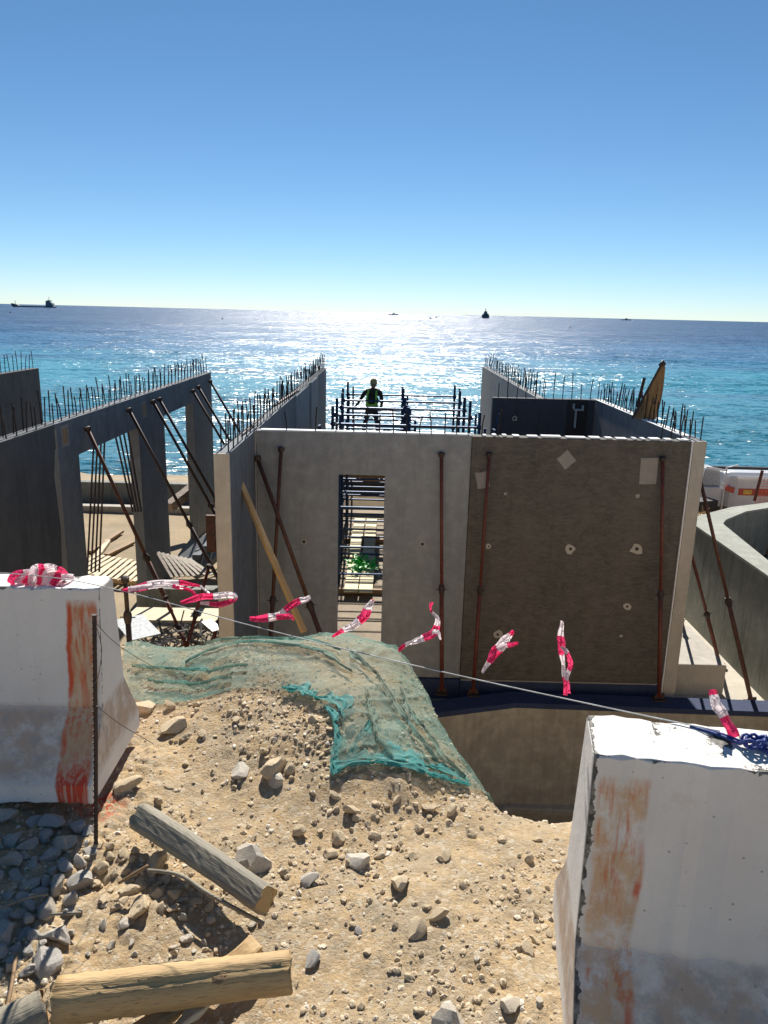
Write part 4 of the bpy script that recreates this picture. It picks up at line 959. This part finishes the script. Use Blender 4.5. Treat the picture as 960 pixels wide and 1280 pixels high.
def tape(pts, label, widths, seed=0, nred=.5, Yoff=0.0, startred=True, group='red and white warning tape strips tied on the cord', per=3, name='warning_tape', loc=None):
    # pts: 3D spine; widths metres
    rg = random.Random(seed); pts = [Vector(p) for p in pts]; out = []; ws = []
    K = 12
    for i in range(len(pts)-1):
        p0 = pts[max(i-1, 0)]; p1 = pts[i]; p2 = pts[i+1]; p3 = pts[min(i+2, len(pts)-1)]
        for k in range(K):
            t_ = k/K; out.append(.5*((2*p1)+(-p0+p2)*t_+(2*p0-5*p1+4*p2-p3)*t_*t_+(-p0+3*p1-3*p2+p3)*t_**3)); ws.append(widths[i]*(1-t_)+widths[i+1]*t_)
    out.append(pts[-1]); ws.append(widths[-1])
    b = MB(); vs = []; C = 7; tw = rg.uniform(-.5, .5); ws = [x_*.86 for x_ in ws]; ph_ = rg.uniform(0, 6)
    for i, p in enumerate(out):
        d = (out[min(i+1, len(out)-1)]-out[max(i-1, 0)]).normalized(); view = p.normalized()
        s = d.cross(view)
        s = s.normalized() if s.length > 1e-4 else Vector((0, 0, 1)); n_ = d.cross(s).normalized()
        tw = .75*math.sin(i*.055+ph_)+.15*math.sin(i*.19+ph_*2); s2 = s*math.cos(tw)+n_*math.sin(tw); n2 = d.cross(s2)
        for c_ in range(C):
            u_ = c_/(C-1)-.5; vs.append(p+s2*u_*ws[i]+n2*(math.sin(u_*9+i*.07+seed)*.15*ws[i]+math.sin(c_*2.1-i*.16+seed)*.0016)+s2*(.0012*math.sin(i*.4+seed)))
    fs = []
    c_s = rg.randint(0, 4)
    for i in range(len(out)-1):
        red = (((i+c_s*2)//(K*per//2+4)) % 2 == 0) == startred
        for c_ in range(C-1):
            b.cur = 0 if red else 1
            k0 = len(b.v)
            b.add([vs[i*C+c_], vs[i*C+c_+1], vs[(i+1)*C+c_+1], vs[(i+1)*C+c_]], [(0, 1, 2, 3)])
    o = b.build(name, [M['tape_red'], M['tape_white']], off=tuple(pts[0]))
    bm = bmesh.new(); bm.from_mesh(o.data); bmesh.ops.remove_doubles(bm, verts=bm.verts, dist=1e-5)
    for f in bm.faces: f.smooth = True
    bm.to_mesh(o.data); bm.free()
    return tag(o, label, 'tape', group)
def T(px, dy=0): q = on_string(px); return q
def tp(lst, Y, dyw=.0): return [P(x, y, Y=Y+dz) for x, y, dz in lst]
YS = lambda px: on_string(px).y
tape(tp([(152, 739, 0), (175, 734, .0), (205, 729, .03), (232, 729, .05), (250, 733, .03), (262, 742, .0)], YS(152)), 'first tape strip from the left, waving flat beside the left barrier', [.02, .03, .032, .022, .012, .01], 1, per=2)
tape(tp([(160, 737, 0.01), (200, 731, .02), (228, 735, .03), (243, 742, .02), (240, 752, .0)], YS(160)-.02), 'thin white tape loop curling under the first strip at left', [.02, .022, .014, .012, .018], 21, per=3, startred=False)
tape(tp([(226, 754, 0), (248, 747, .02), (270, 745, .02), (292, 744, .03), (291, 751, 0), (275, 755, 0), (250, 754, .0)], YS(226)), 'second tape strip from the left, folded back on itself', [.012, .026, .03, .03, .02, .022, .01], 2, per=3)
tape(tp([(312, 773, 0), (335, 773, .0), (352, 767, .02), (365, 756, .03), (380, 750, .03), (388, 746, .04)], YS(312)), 'third tape strip from the left, rising over the upright brown strut', [.012, .03, .035, .032, .026, .012], 3, per=2)
tape(tp([(345, 772, 0), (362, 770, .0), (368, 774, .02)], YS(345)), 'small red tape tail below the third strip from the left', [.02, .022, .006], 33, per=4)
tape(tp([(415, 796, 0), (432, 786, .0), (447, 778, .02), (457, 768, .03), (462, 757, .03), (467, 750, .04)], YS(415)), 'fourth tape strip from the left, fluttering in front of the doorway', [.01, .024, .03, .032, .026, .01], 4, per=2)
tape(tp([(498, 813, 0), (512, 804, .0), (530, 798, .02), (545, 787, .03), (546, 772, .03), (538, 762, .04), (540, 753, .02)], YS(498)), 'fifth tape strip from the left, bent like a hook beside the doorway', [.014, .022, .026, .024, .014, .012, .016], 5, per=2)
tape(tp([(540, 790, 0), (547, 791, 0), (551, 800, 0)], YS(540)), 'small white tape tail beside the hooked fifth strip', [.016, .016, .004], 35, per=4, startred=False)
tape(tp([(603, 841, 0), (612, 825, .0), (622, 812, .02), (632, 800, .03), (642, 788, .03)], YS(603)), 'sixth tape strip from the left, forked, in front of the brown wall', [.012, .026, .032, .03, .012], 6, per=2, startred=False)
tape(tp([(622, 812, .0), (634, 806, .02), (648, 804, .0)], YS(622)), 'short white tape fork of the sixth strip', [.018, .018, .008], 36, per=2, startred=False)
tape(tp([(709, 868, 0), (708, 852, .0), (704, 833, .02), (702, 812, .02), (701, 795, .03), (702, 776, .03)], YS(709)), 'seventh tape strip from the left, hanging straight up before the brown wall', [.024, .02, .014, .022, .02, .008], 7, per=2)
tape(tp([(708, 850, .0), (713, 832, .02), (709, 817, .0), (702, 808, .02)], YS(709)-.01), 'white tape loop beside the seventh strip', [.012, .014, .014, .01], 37, per=2, startred=False)
YR = 1.53
tape([P(918, 922, Y=YR), P(912, 908, Y=YR+.01), P(902, 890, Y=YR+.03), P(893, 877, Y=YR+.04), P(890, 862, Y=YR+.05)], 'eighth tape strip, tied upright on top of the right white barrier', [.03, .026, .036, .04, .025], 8, per=3)
# bundle of tape on left barrier
btp = thing('tape_bundle', (-1.25, 2.45, -.88), 'crumpled bundle of red and white tape lying on the left barrier top', 'tape')
bz = -.918
for i in range(7):
    x = 14+i*8.5; zt_ = -.898+rnd.uniform(.0, .03)*(1 if 1 < i < 6 else .3)
    X_ = P(x, 722, Y=2.46).x
    o = tape([(X_, 2.452, bz), (X_+.012, 2.475+rnd.uniform(-.01, .01), zt_), (X_+.032, 2.50, zt_-.004), (X_+.046, 2.53, bz+.002)], 'x', [.028, .045, .04, .02], 50+i, per=3, startred=i % 2 == 0, group=None, name='fold')
    for kk in list(o.keys()): del o[kk]
    wl = o.location.copy(); o.parent = btp; o.location = wl-Vector(btp.location)
# blue rope knot
rp = thing('blue_rope', (.8, 1.55, -.9), 'knotted blue rope lying on top of the right white barrier', 'rope')
def curl(c, r, n_, turns, rr):
    b = MB(); pts = []
    for i in range(n_): a = 6.283*turns*i/n_; pts.append(c+Vector((math.cos(a)*r*(1+.3*math.sin(a*1.7)), math.sin(a)*r*.6, .01+.01*math.sin(a*2.3+1)))); 
    b.tube(pts, rr, 6); return b
c0 = P(942, 932, z=-.893)
curl(c0, .024, 60, 3.3, .0035).build('knot', M['blue_rope'], rp, smooth=True)
b = MB(); b.tube([P(862, 908, Y=1.57), P(885, 914, z=-.893), P(905, 921, z=-.893), P(925, 930, z=-.890)], .0035, 6); b.tube([P(875, 909, Y=1.57), P(905, 918, z=-.890), P(930, 928, z=-.888)], .003, 6)
b.tube([c0, P(955, 935, z=-.893), P(985, 946, z=-.893), P(1010, 950, z=-.893)], .0035, 6); b.tube([c0, P(960, 942, z=-.893), P(990, 940, z=-.893)], .003, 6); b.build('strand', M['blue_rope'], rp, smooth=True)

# ------------------------------------------------------------------ timbers in the foreground
def log(name, p, q, r, mat, label, sides=40, jit=.003, endmat='wood_end', flat=0, split=0):
    p, q = Vector(p), Vector(q); L = (q-p).length; d = (q-p).normalized(); b = MB(); k = 26; rg = random.Random(len(label))
    ph = rg.uniform(0, 6)
    for i in range(k+1):
        x = L*i/k
        for e in range(sides):
            a = 6.283*e/sides
            if flat: rr = r/max(abs(math.cos((a % (6.283/flat))-3.1416/flat)), .5)*(1.0); rr = min(rr, r*1.17)
            else: rr = r
            if flat: rr *= 1+.02*math.sin(x*11+ph)+.012*math.sin(x*37+a*.5)
            else: rr *= 1+.03*math.sin(3*a+ph)+.02*math.sin(x*9+a)+.012*math.sin(x*23+2*a)
            rr += rg.gauss(0, jit); rr *= 1.04-.10*i/k
            if not flat: rr -= .006*math.exp(-((a-1.9-.25*math.sin(x*5))/.10)**2)
            b.v.append((x+(rg.gauss(0, .004) if i in (0, k) else 0), rr*math.cos(a)+.008*math.sin(x*4), rr*math.sin(a)))
    for i in range(k):
        for e in range(sides): b.f.append((i*sides+e, i*sides+(e+1) % sides, (i+1)*sides+(e+1) % sides, (i+1)*sides+e)); b.mi.append(0)
    b.f += [tuple(range(sides-1, -1, -1)), tuple(k*sides+e for e in range(sides))]; b.mi += [1, 1]
    o = b.build(name, [M[mat], M[endmat]], smooth=not flat)
    for pl in o.data.polygons:
        if len(pl.vertices) > 4: pl.use_smooth = False
    s = Vector((0, 0, 1)).cross(d).normalized(); u = d.cross(s)
    o.matrix_world = Matrix(((d.x, s.x, u.x, p.x), (d.y, s.y, u.y, p.y), (d.z, s.z, u.z, p.z), (0, 0, 0, 1)))
    return tag(o, label, 'log')
lA = P(72, 1252, z=-1.60); lB = P(363, 1217, z=-1.585)
LOG = log('round_log', lA, lB, .051, 'wood_new', 'smooth round yellow log with a dark knot lying in the foreground', jit=.0008)
q = P(273, 1216, z=-1.53)
b = MB(); k = 16
kp = P(274, 1221, Y=lA.lerp(lB, .69).y-.045)
axd = (lB-lA).normalized(); nrm = Vector((0, -.62, .78)); nrm = (nrm-axd*nrm.dot(axd)).normalized(); sd2 = axd.cross(nrm)
cc = lA.lerp(lB, .69)+nrm*.0515
vs = [cc]+[cc+(axd*math.cos(6.283*i/k)*.017+sd2*math.sin(6.283*i/k)*.010)*(1+.15*math.sin(i*2.1))-nrm*.0012 for i in range(k)]
vs[0] = cc+nrm*.001
b.add(vs, [(0, i+1, (i+1) % k+1) for i in range(k)]); o = b.build('knot', M['wood_brown']); inv = LOG.matrix_world.inverted(); o.parent = LOG; o.matrix_parent_inverse = inv
bA = P(178, 1022, z=-1.60); bB = P(331, 1128, z=-1.605)
log('weathered_beam', bA, bB, .040, 'wood_grey', 'weathered grey squared beam with dark notches lying across the sand', sides=32, jit=.0004, flat=4)
pA_ = P(-40, 1310, z=-1.62); pB_ = P(58, 1262, z=-1.60)
log('brown_post', pA_, pB_, .045, 'wood_grey', 'brown post end poking in at the lower left corner beside the round log', sides=20, jit=.001, endmat='wood_brown')
timber('split_plank', P(160, 1300, z=-1.67), P(322, 1180, z=-1.64), .055, .02, 'wood_new', 'split pale plank passing under the round log', jit=.004)
timber('split_plank', P(205, 1300, z=-1.66), P(318, 1190, z=-1.655), .03, .018, 'wood_pale', 'narrow splintered pale sliver beside the split plank', jit=.004)
wire('thin_stick', [P(185, 1088, z=-1.65), P(225, 1094, z=-1.62), P(262, 1118, z=-1.62), P(330, 1155, z=-1.66)], .006, M['wood_grey'], 'long thin pale stick bending under the weathered beam', 'stick')
wire('thin_stick', [P(148, 1104, z=-1.64), P(185, 1082, z=-1.60)], .005, M['wood_brown'], 'short brown twig on stones left of the weathered beam', 'stick')
wire('thin_stick', [P(20, 1195, z=-1.66), P(14, 1235, z=-1.65), P(2, 1290, z=-1.66)], .005, M['wood_brown'], 'dark twig at the left edge in the barrier shadow', 'stick')
wire('thin_stick', [P(64, 1143, z=-1.66), P(100, 1141, z=-1.64)], .004, M['wood_grey'], 'small grey twig at the edge of the barrier shadow', 'stick')
wire('thin_stick', [P(0, 1135, z=-1.64), P(35, 1122, z=-1.63), P(60, 1118, z=-1.64)], .004, M['wood_grey'], 'thin grey twig over the shaded rubble at left', 'stick')

# ------------------------------------------------------------------ rocks
def rock_mesh(seed, cuts=7, sub=3, rough=.10, sq=(1, .8, .62), name='stone'):
    rg = random.Random(seed); bm = bmesh.new(); bmesh.ops.create_icosphere(bm, subdivisions=sub, radius=1)
    pl = [(Vector([rg.gauss(0, 1) for _ in range(3)]).normalized(), rg.uniform(.42, .8)) for _ in range(cuts+2)]
    from mathutils import noise as mn
    for v in bm.verts:
        p = v.co.copy()
        for n_, d_ in pl:
            k = p.dot(n_)
            if k > d_: p -= n_*(k-d_)*.92
        p += v.co*(mn.noise(v.co*1.6+Vector((seed*3.1, 0, 0)))*rough*2+mn.noise(v.co*5+Vector((seed, 2, 0)))*rough*.6)
        v.co = Vector((p.x*sq[0], p.y*sq[1], p.z*sq[2]))
    for f in bm.faces: f.smooth = True
    bm.normal_update()
    for e in bm.edges:
        if len(e.link_faces) == 2 and e.calc_face_angle() > R(19): e.smooth = False
    me = bpy.data.meshes.new(name); bm.to_mesh(me); bm.free(); return me
RM = [rock_mesh(i, 6+i % 4, 3 if i < 6 else 2, .07+.02*(i % 3), [(1, .8, .6), (1, .7, .7), (1.1, .7, .45), (1, .9, .8)][i % 4]) for i in range(12)]
RMW = [m.copy() for m in RM]; RMG = [m.copy() for m in RM]
for m in RM: m.materials.append(M['rock'])
for m in RMW: m.materials.append(M['rock_white'])
for m in RMG: m.materials.append(M['rock_grey'])
def rock_at(px, py, size, pool=RM, label=None, group=None, sink=.3, asp=None, name='stone', rot=None):
    p = hit(px, py+size*.28); dist = p.length; r = size/2/F*dist*1.02
    me = pool[rnd.randrange(len(pool))] if size > 14 else pool[6+rnd.randrange(6)]
    o = bpy.data.objects.new(name, me); COL.objects.link(o); a = asp or (1, 1, 1)
    o.scale = (r*a[0]*1.08, r*a[1]*1.08, r*a[2]*(1.05 if size > 24 else .95)); o.rotation_euler = (rnd.gauss(0, .22), rnd.gauss(0, .22), rnd.uniform(0, 6.28)) if rot is None else rot
    o.location = (p.x, p.y, float(H(p.x, p.y))+r*(.5-sink*.9)); return tag(o, label, 'stone', group)
big = [(315, 1070, 56, RMW, 'largest rough whitish rock, just right of the weathered beam'), (300, 961, 27, RMW, 'rounded whitish stone lying alone left of the stone cluster on the sand'),
       (343, 954, 36, RM, 'long slanting tan stone in the cluster of four on the sand'), (344, 973, 25, RMW, 'round pale stone at the front of the cluster of four'), (363, 960, 19, RM, 'small tan stone at the right of the cluster of four'),
       (329, 937, 17, RM, 'flat tan stone behind the cluster of four'), (178, 881, 34, RM, 'tan stone at the foot of the net next to the left barrier'), (217, 905, 32, RM, 'angular tan rock between the left barrier and net'),
       (159, 978, 36, RM, 'tan angular rock at the foot of the left barrier, beside the beam end'), (498, 1099, 34, RM, 'square upright brown stone in the middle of the sand'), (422, 1044, 24, RM, 'upright tan stone above the flat pale one'),
       (450, 1070, 34, RMW, 'flat pale stone in the middle of the sand'), (385, 1098, 26, RMG, 'dark grey lump right of the weathered beam end'), (521, 1155, 30, RM, 'largest stone of the small pile in lower middle'),
       (390, 1195, 24, RMG, 'flat blue grey stone right of the round log'), (660, 1183, 24, RM, 'rounded stone beside the foot of the right barrier'), (637, 1256, 30, RMW, 'angular pale stone near the bottom by the right barrier'),
       (562, 1272, 44, RMW, 'white topped rock at the bottom edge of the picture'), (674, 1252, 14, RMW, 'bright white chip beside the right barrier'), (548, 1142, 24, RM, 'upright stone at the back of the small pile'),
       (372, 1037, 21, RM, 'tan stone above the big whitish rock'), (440, 1009, 25, RM, 'round tan stone in line below the net'), (447, 1160, 14, RMG, 'small flat grey stone in the lower middle'), (508, 955, 18, RMW, 'pale stone just beside the teal net hem')]
for x, y, s, pool, lb in big: rock_at(x, y, s, pool, lb, name='rock' if s > 30 else 'stone')
def scatter(n_, xr, yr, sz, pool, label, group, cond=None, mind=.5):
    done = []; tries = 0
    while len(done) < n_ and tries < n_*60:
        tries += 1; x = rnd.uniform(*xr); y = rnd.uniform(*yr); s = sz[0]+(sz[1]-sz[0])*rnd.random()**1.7
        if cond and not cond(x, y): continue
        if any((x-a)**2+(y-c)**2 < ((s+e)*mind)**2 for a, c, e in done): continue
        done.append((x, y, s)); rock_at(x, y, s, pool, label, group, sink=rnd.uniform(.1, .6))
beam_side = lambda x, y: y > 1035+(x-170)*.66+26 or x < 150
scatter(62, (-12, 112), (1018, 1215), (17, 46), RMG, 'pale grey rubble stone in the shade of the left barrier', 'rubble stones in the barrier shade', lambda x, y: x < 118-(y-1020)*.38+14, .40)
scatter(30, (118, 290), (1040, 1135), (12, 40), RM, 'tan rubble stone in the loose pile below the weathered beam', 'rubble stones beside the beam', lambda x, y: y > 1068+(x-180)*.62, .42)
scatter(60, (150, 700), (875, 1275), (6, 17), RM, 'small tan stone strewn over the sandy ground', 'small tan stones on the sand', lambda x, y: not (x > 570 and y < 1030) and not (x < 370 and y > 1170) and not (x > 415 and y < 990), .6)
scatter(36, (380, 440), (885, 945), (7, 17), RM, 'tan stone among the stones beside the net edge', 'stones beside the net edge', None, .45)
scatter(26, (400, 580), (985, 1070), (7, 22), RM, 'tan stone in the gravelly bank below the net', 'stones on the gravelly bank', None, .5)
scatter(24, (40, 330), (1120, 1200), (7, 17), RMW, 'small pale stone between the beam and the round log', 'small stones between the timbers', lambda x, y: y < 1200 - (x)*.03, .6)
# gravel: one object
def gravel():
    N = 30000; rg = np.random.RandomState(5)
    px = rg.uniform(-1.75, 1.1, N*4); py = rg.uniform(1.15, 3.75, N*4)
    dens = (vn(px, py, .35, 21)+vn(px, py, .12, 22)*.6+.5); keep = rg.rand(N*4) < np.clip((dens-.22)*1.2, .04, 1); e = np.interp(px, EX, EY); keep &= py < e+.1
    px = px[keep][:N]; py = py[keep][:N]; N = len(px)
    ico = bmesh.new(); bmesh.ops.create_icosphere(ico, subdivisions=1, radius=1); ico.verts.ensure_lookup_table()
    bv = np.array([v.co[:] for v in ico.verts]); bf = np.array([[v.index for v in f.verts] for f in ico.faces]); ico.free()
    bv = bv[:12] if len(bv) == 12 else bv; nv = len(bv)
    sz = .0018+.011*rg.rand(N)**6; z = H(px, py)+sz*rg.uniform(-.2, .3, N)
    jit = 1+rg.uniform(-.3, .3, (N, nv, 1)); sc_ = np.stack([np.ones(N), rg.uniform(.6, 1, N), rg.uniform(.45, .9, N)], 1)[:, None, :]
    a = rg.uniform(0, 6.28, N); c, s = np.cos(a), np.sin(a)
    v = bv[None]*jit*sc_*sz[:, None, None]
    x = v[..., 0]*c[:, None]-v[..., 1]*s[:, None]; y = v[..., 0]*s[:, None]+v[..., 1]*c[:, None]
    V = np.stack([x+px[:, None], y+py[:, None], v[..., 2]+z[:, None]], 2).reshape(-1, 3)
    Fq = (bf[None]+(np.arange(N)*nv)[:, None, None]).reshape(-1, 3)
    return npmesh('gravel', V, Fq, M['gravel'], False)
t = NT('gravel_chips'); vo = t.n('ShaderNodeTexVoronoi'); vo.inputs['Scale'].default_value = 45; t.L(t.tc.outputs['Object'], vo.inputs['Vector'])
bw = t.n('ShaderNodeRGBToBW'); t.L(vo.outputs['Color'], bw.inputs[0])
M['gravel'] = t.done(t.ramp(bw.outputs[0], [(.1, (.36, .28, .18)), (.4, (.50, .39, .25)), (.7, (.60, .49, .34)), (.92, (.76, .70, .60))]), .9)
gv = gravel(); tag(gv, 'fine gravel strewn over the sandy ground', 'gravel', kind='stuff')

# ------------------------------------------------------------------ net
lowpx = [(150, 872), (200, 886), (235, 880), (270, 872), (310, 864), (350, 866), (395, 884), (428, 908)]
lowc = [hit(*p) for p in lowpx]
lowc += [hit(424, 935), hit(418, 972), hit(455, 966), hit(500, 966), hit(545, 978), hit(588, 990)]
def resample(pts, n_):
    pts = [Vector((p[0], p[1])) for p in pts]; L = [0]
    for a, c in zip(pts, pts[1:]): L.append(L[-1]+(c-a).length)
    out = []
    for i in range(n_):
        s = L[-1]*i/(n_-1); k = 0
        while k < len(L)-2 and L[k+1] < s: k += 1
        f = (s-L[k])/max(1e-9, L[k+1]-L[k]); out.append(pts[k].lerp(pts[k+1], f))
    return out
upc = [(-1.45, 4.15), (-1.1, 4.2), (-.7, 4.2), (-.3, 4.15), (0.02, 4.0), (.26, 3.75), (.37, 3.4), (.42, 3.1), (.45, 2.85), (.46, 2.66), (.44, 2.52)]
NU, NV = 210, 90
Lc = np.array([tuple(v) for v in resample([(p.x, p.y) for p in lowc], NU)]); Uc = np.array([tuple(v) for v in resample(upc, NU)])
for _ in range(6):
    Lc[1:-1] = (Lc[:-2]+Lc[1:-1]*2+Lc[2:])/4
vv = np.linspace(0, 1, NV)[:, None]
NX = Lc[None, :, 0]*(1-vv)+Uc[None, :, 0]*vv; NY = Lc[None, :, 1]*(1-vv)+Uc[None, :, 1]*vv
uu = np.linspace(0, 1, NU)[None, :]
# smooth the ground underneath and add drapery folds
def Hs(x, y):
    r = 0
    for dx, dy in ((0, 0), (.04, 0), (-.04, 0), (0, .04), (0, -.04), (.03, .03), (-.03, -.03), (.03, -.03), (-.03, .03)): r = r+H(x+dx, y+dy)
    return r/9
Zs = np.maximum(Hs(NX, NY), H(NX, NY)-.004)
ridge = lambda a: 1-np.abs(2*a)*1.0
def ridged(x, y, sc, o_): return np.maximum(0, 1-np.abs(vn(x, y, sc, o_))*9)**1.5
folds = .030*np.abs(vn(NX+NY*.8, NY*2.0-NX*1.0, .42, 31))+.022*ridged(NX*1.1+NY*.4, NY*2.6+NX*.9, .60, 32)+.014*ridged(NX*1.7-NY*.6, NY*3.8-NX*1.5, .55, 34)+.008*ridged(NX*4, NY*6+NX*2, .5, 36)+.005*np.abs(vn(NX+NY, NY*3, .05, 33))
NZ = Zs+.010+folds*(.35+.65*np.sin(np.clip(vv*3.14, 0, 3.14))**.5+0*uu)
V = np.stack([NX.ravel(), NY.ravel(), NZ.ravel()], 1); idx = np.arange(NU*NV).reshape(NV, NU)
Q = np.stack([idx[:-1, :-1].ravel(), idx[:-1, 1:].ravel(), idx[1:, 1:].ravel(), idx[1:, :-1].ravel()], 1)
nm = npmesh('netting', V, Q, M['net'])
ne = thing('debris_net', (-.4, 3.3, -1.6), 'faded green debris net draped over the sandy bank in the middle', 'net'); nm.parent = ne; nm.location = -Vector(ne.location)
# the bunched teal hem: several overlapping folded strips
def strip(px, w_, lift, seed, mat=None, base=.016):
    rg = random.Random(seed); c = [hit(*p) for p in px]; c2 = resample([(p.x, p.y) for p in c], 60); C = 9; vs = []
    for i, p in enumerate(c2):
        a = c2[min(i+1, 59)]-c2[max(i-1, 0)]; a.normalize(); n_ = Vector((-a.y, a.x)); ww = w_*(.7+.35*math.sin(i*.21+seed)+.2*math.sin(i*.57)+.12*math.sin(i*1.3+seed))*min(1, .25+(59-i)/12, .25+i/6)
        for k in range(C):
            u_ = k/(C-1); q = p+n_*(u_*ww); z = float(Hs(q.x, q.y))+base+lift*(.2+.8*abs(math.sin(u_*7+i*.13+seed*2+math.sin(i*.31))))*(1.2-u_*.6)+.0015*math.sin(i*.5+k)
            vs.append((q.x, q.y, z))
    b = MB(); b.add(vs, [(i*C+k, (i+1)*C+k, (i+1)*C+k+1, i*C+k+1) for i in range(59) for k in range(C-1)])
    b.build('hem_fold', mat or M['net_hem'], ne, smooth=True)
strip([(416, 978), (435, 966), (470, 962), (505, 967), (545, 980), (588, 990)], .065, .016, 1)
strip([(420, 975), (450, 958), (500, 960), (550, 972), (586, 986)], .085, .012, 2)
strip([(414, 974), (413, 950), (418, 930), (415, 905), (405, 892)], -.045, .018, 3)
strip([(430, 968), (436, 945), (450, 925), (462, 908)], -.035, .015, 4)
M['net_fold'] = m_net('green_net_fold', (.07, .26, .22), .45, .85)
for k_, (pp, w_) in enumerate((([(232, 838), (262, 822), (300, 812), (345, 812), (400, 824), (440, 850)], .035), ([(255, 812), (320, 806), (380, 808), (425, 822)], .03), ([(165, 842), (215, 846), (262, 850), (310, 842)], .03),
        ([(438, 822), (470, 850), (495, 885), (520, 925), (548, 962)], -.03), ([(455, 870), (462, 905), (470, 935), (490, 955)], .03), ([(185, 860), (240, 866), (290, 858)], .025), ([(500, 870), (522, 910), (555, 955), (582, 982)], -.028))):
    strip(pp, w_, .02, 11+k_, M['net_fold'], .022)
strip([(352, 868), (375, 876), (398, 884), (420, 892), (428, 906)], .07, .02, 5)
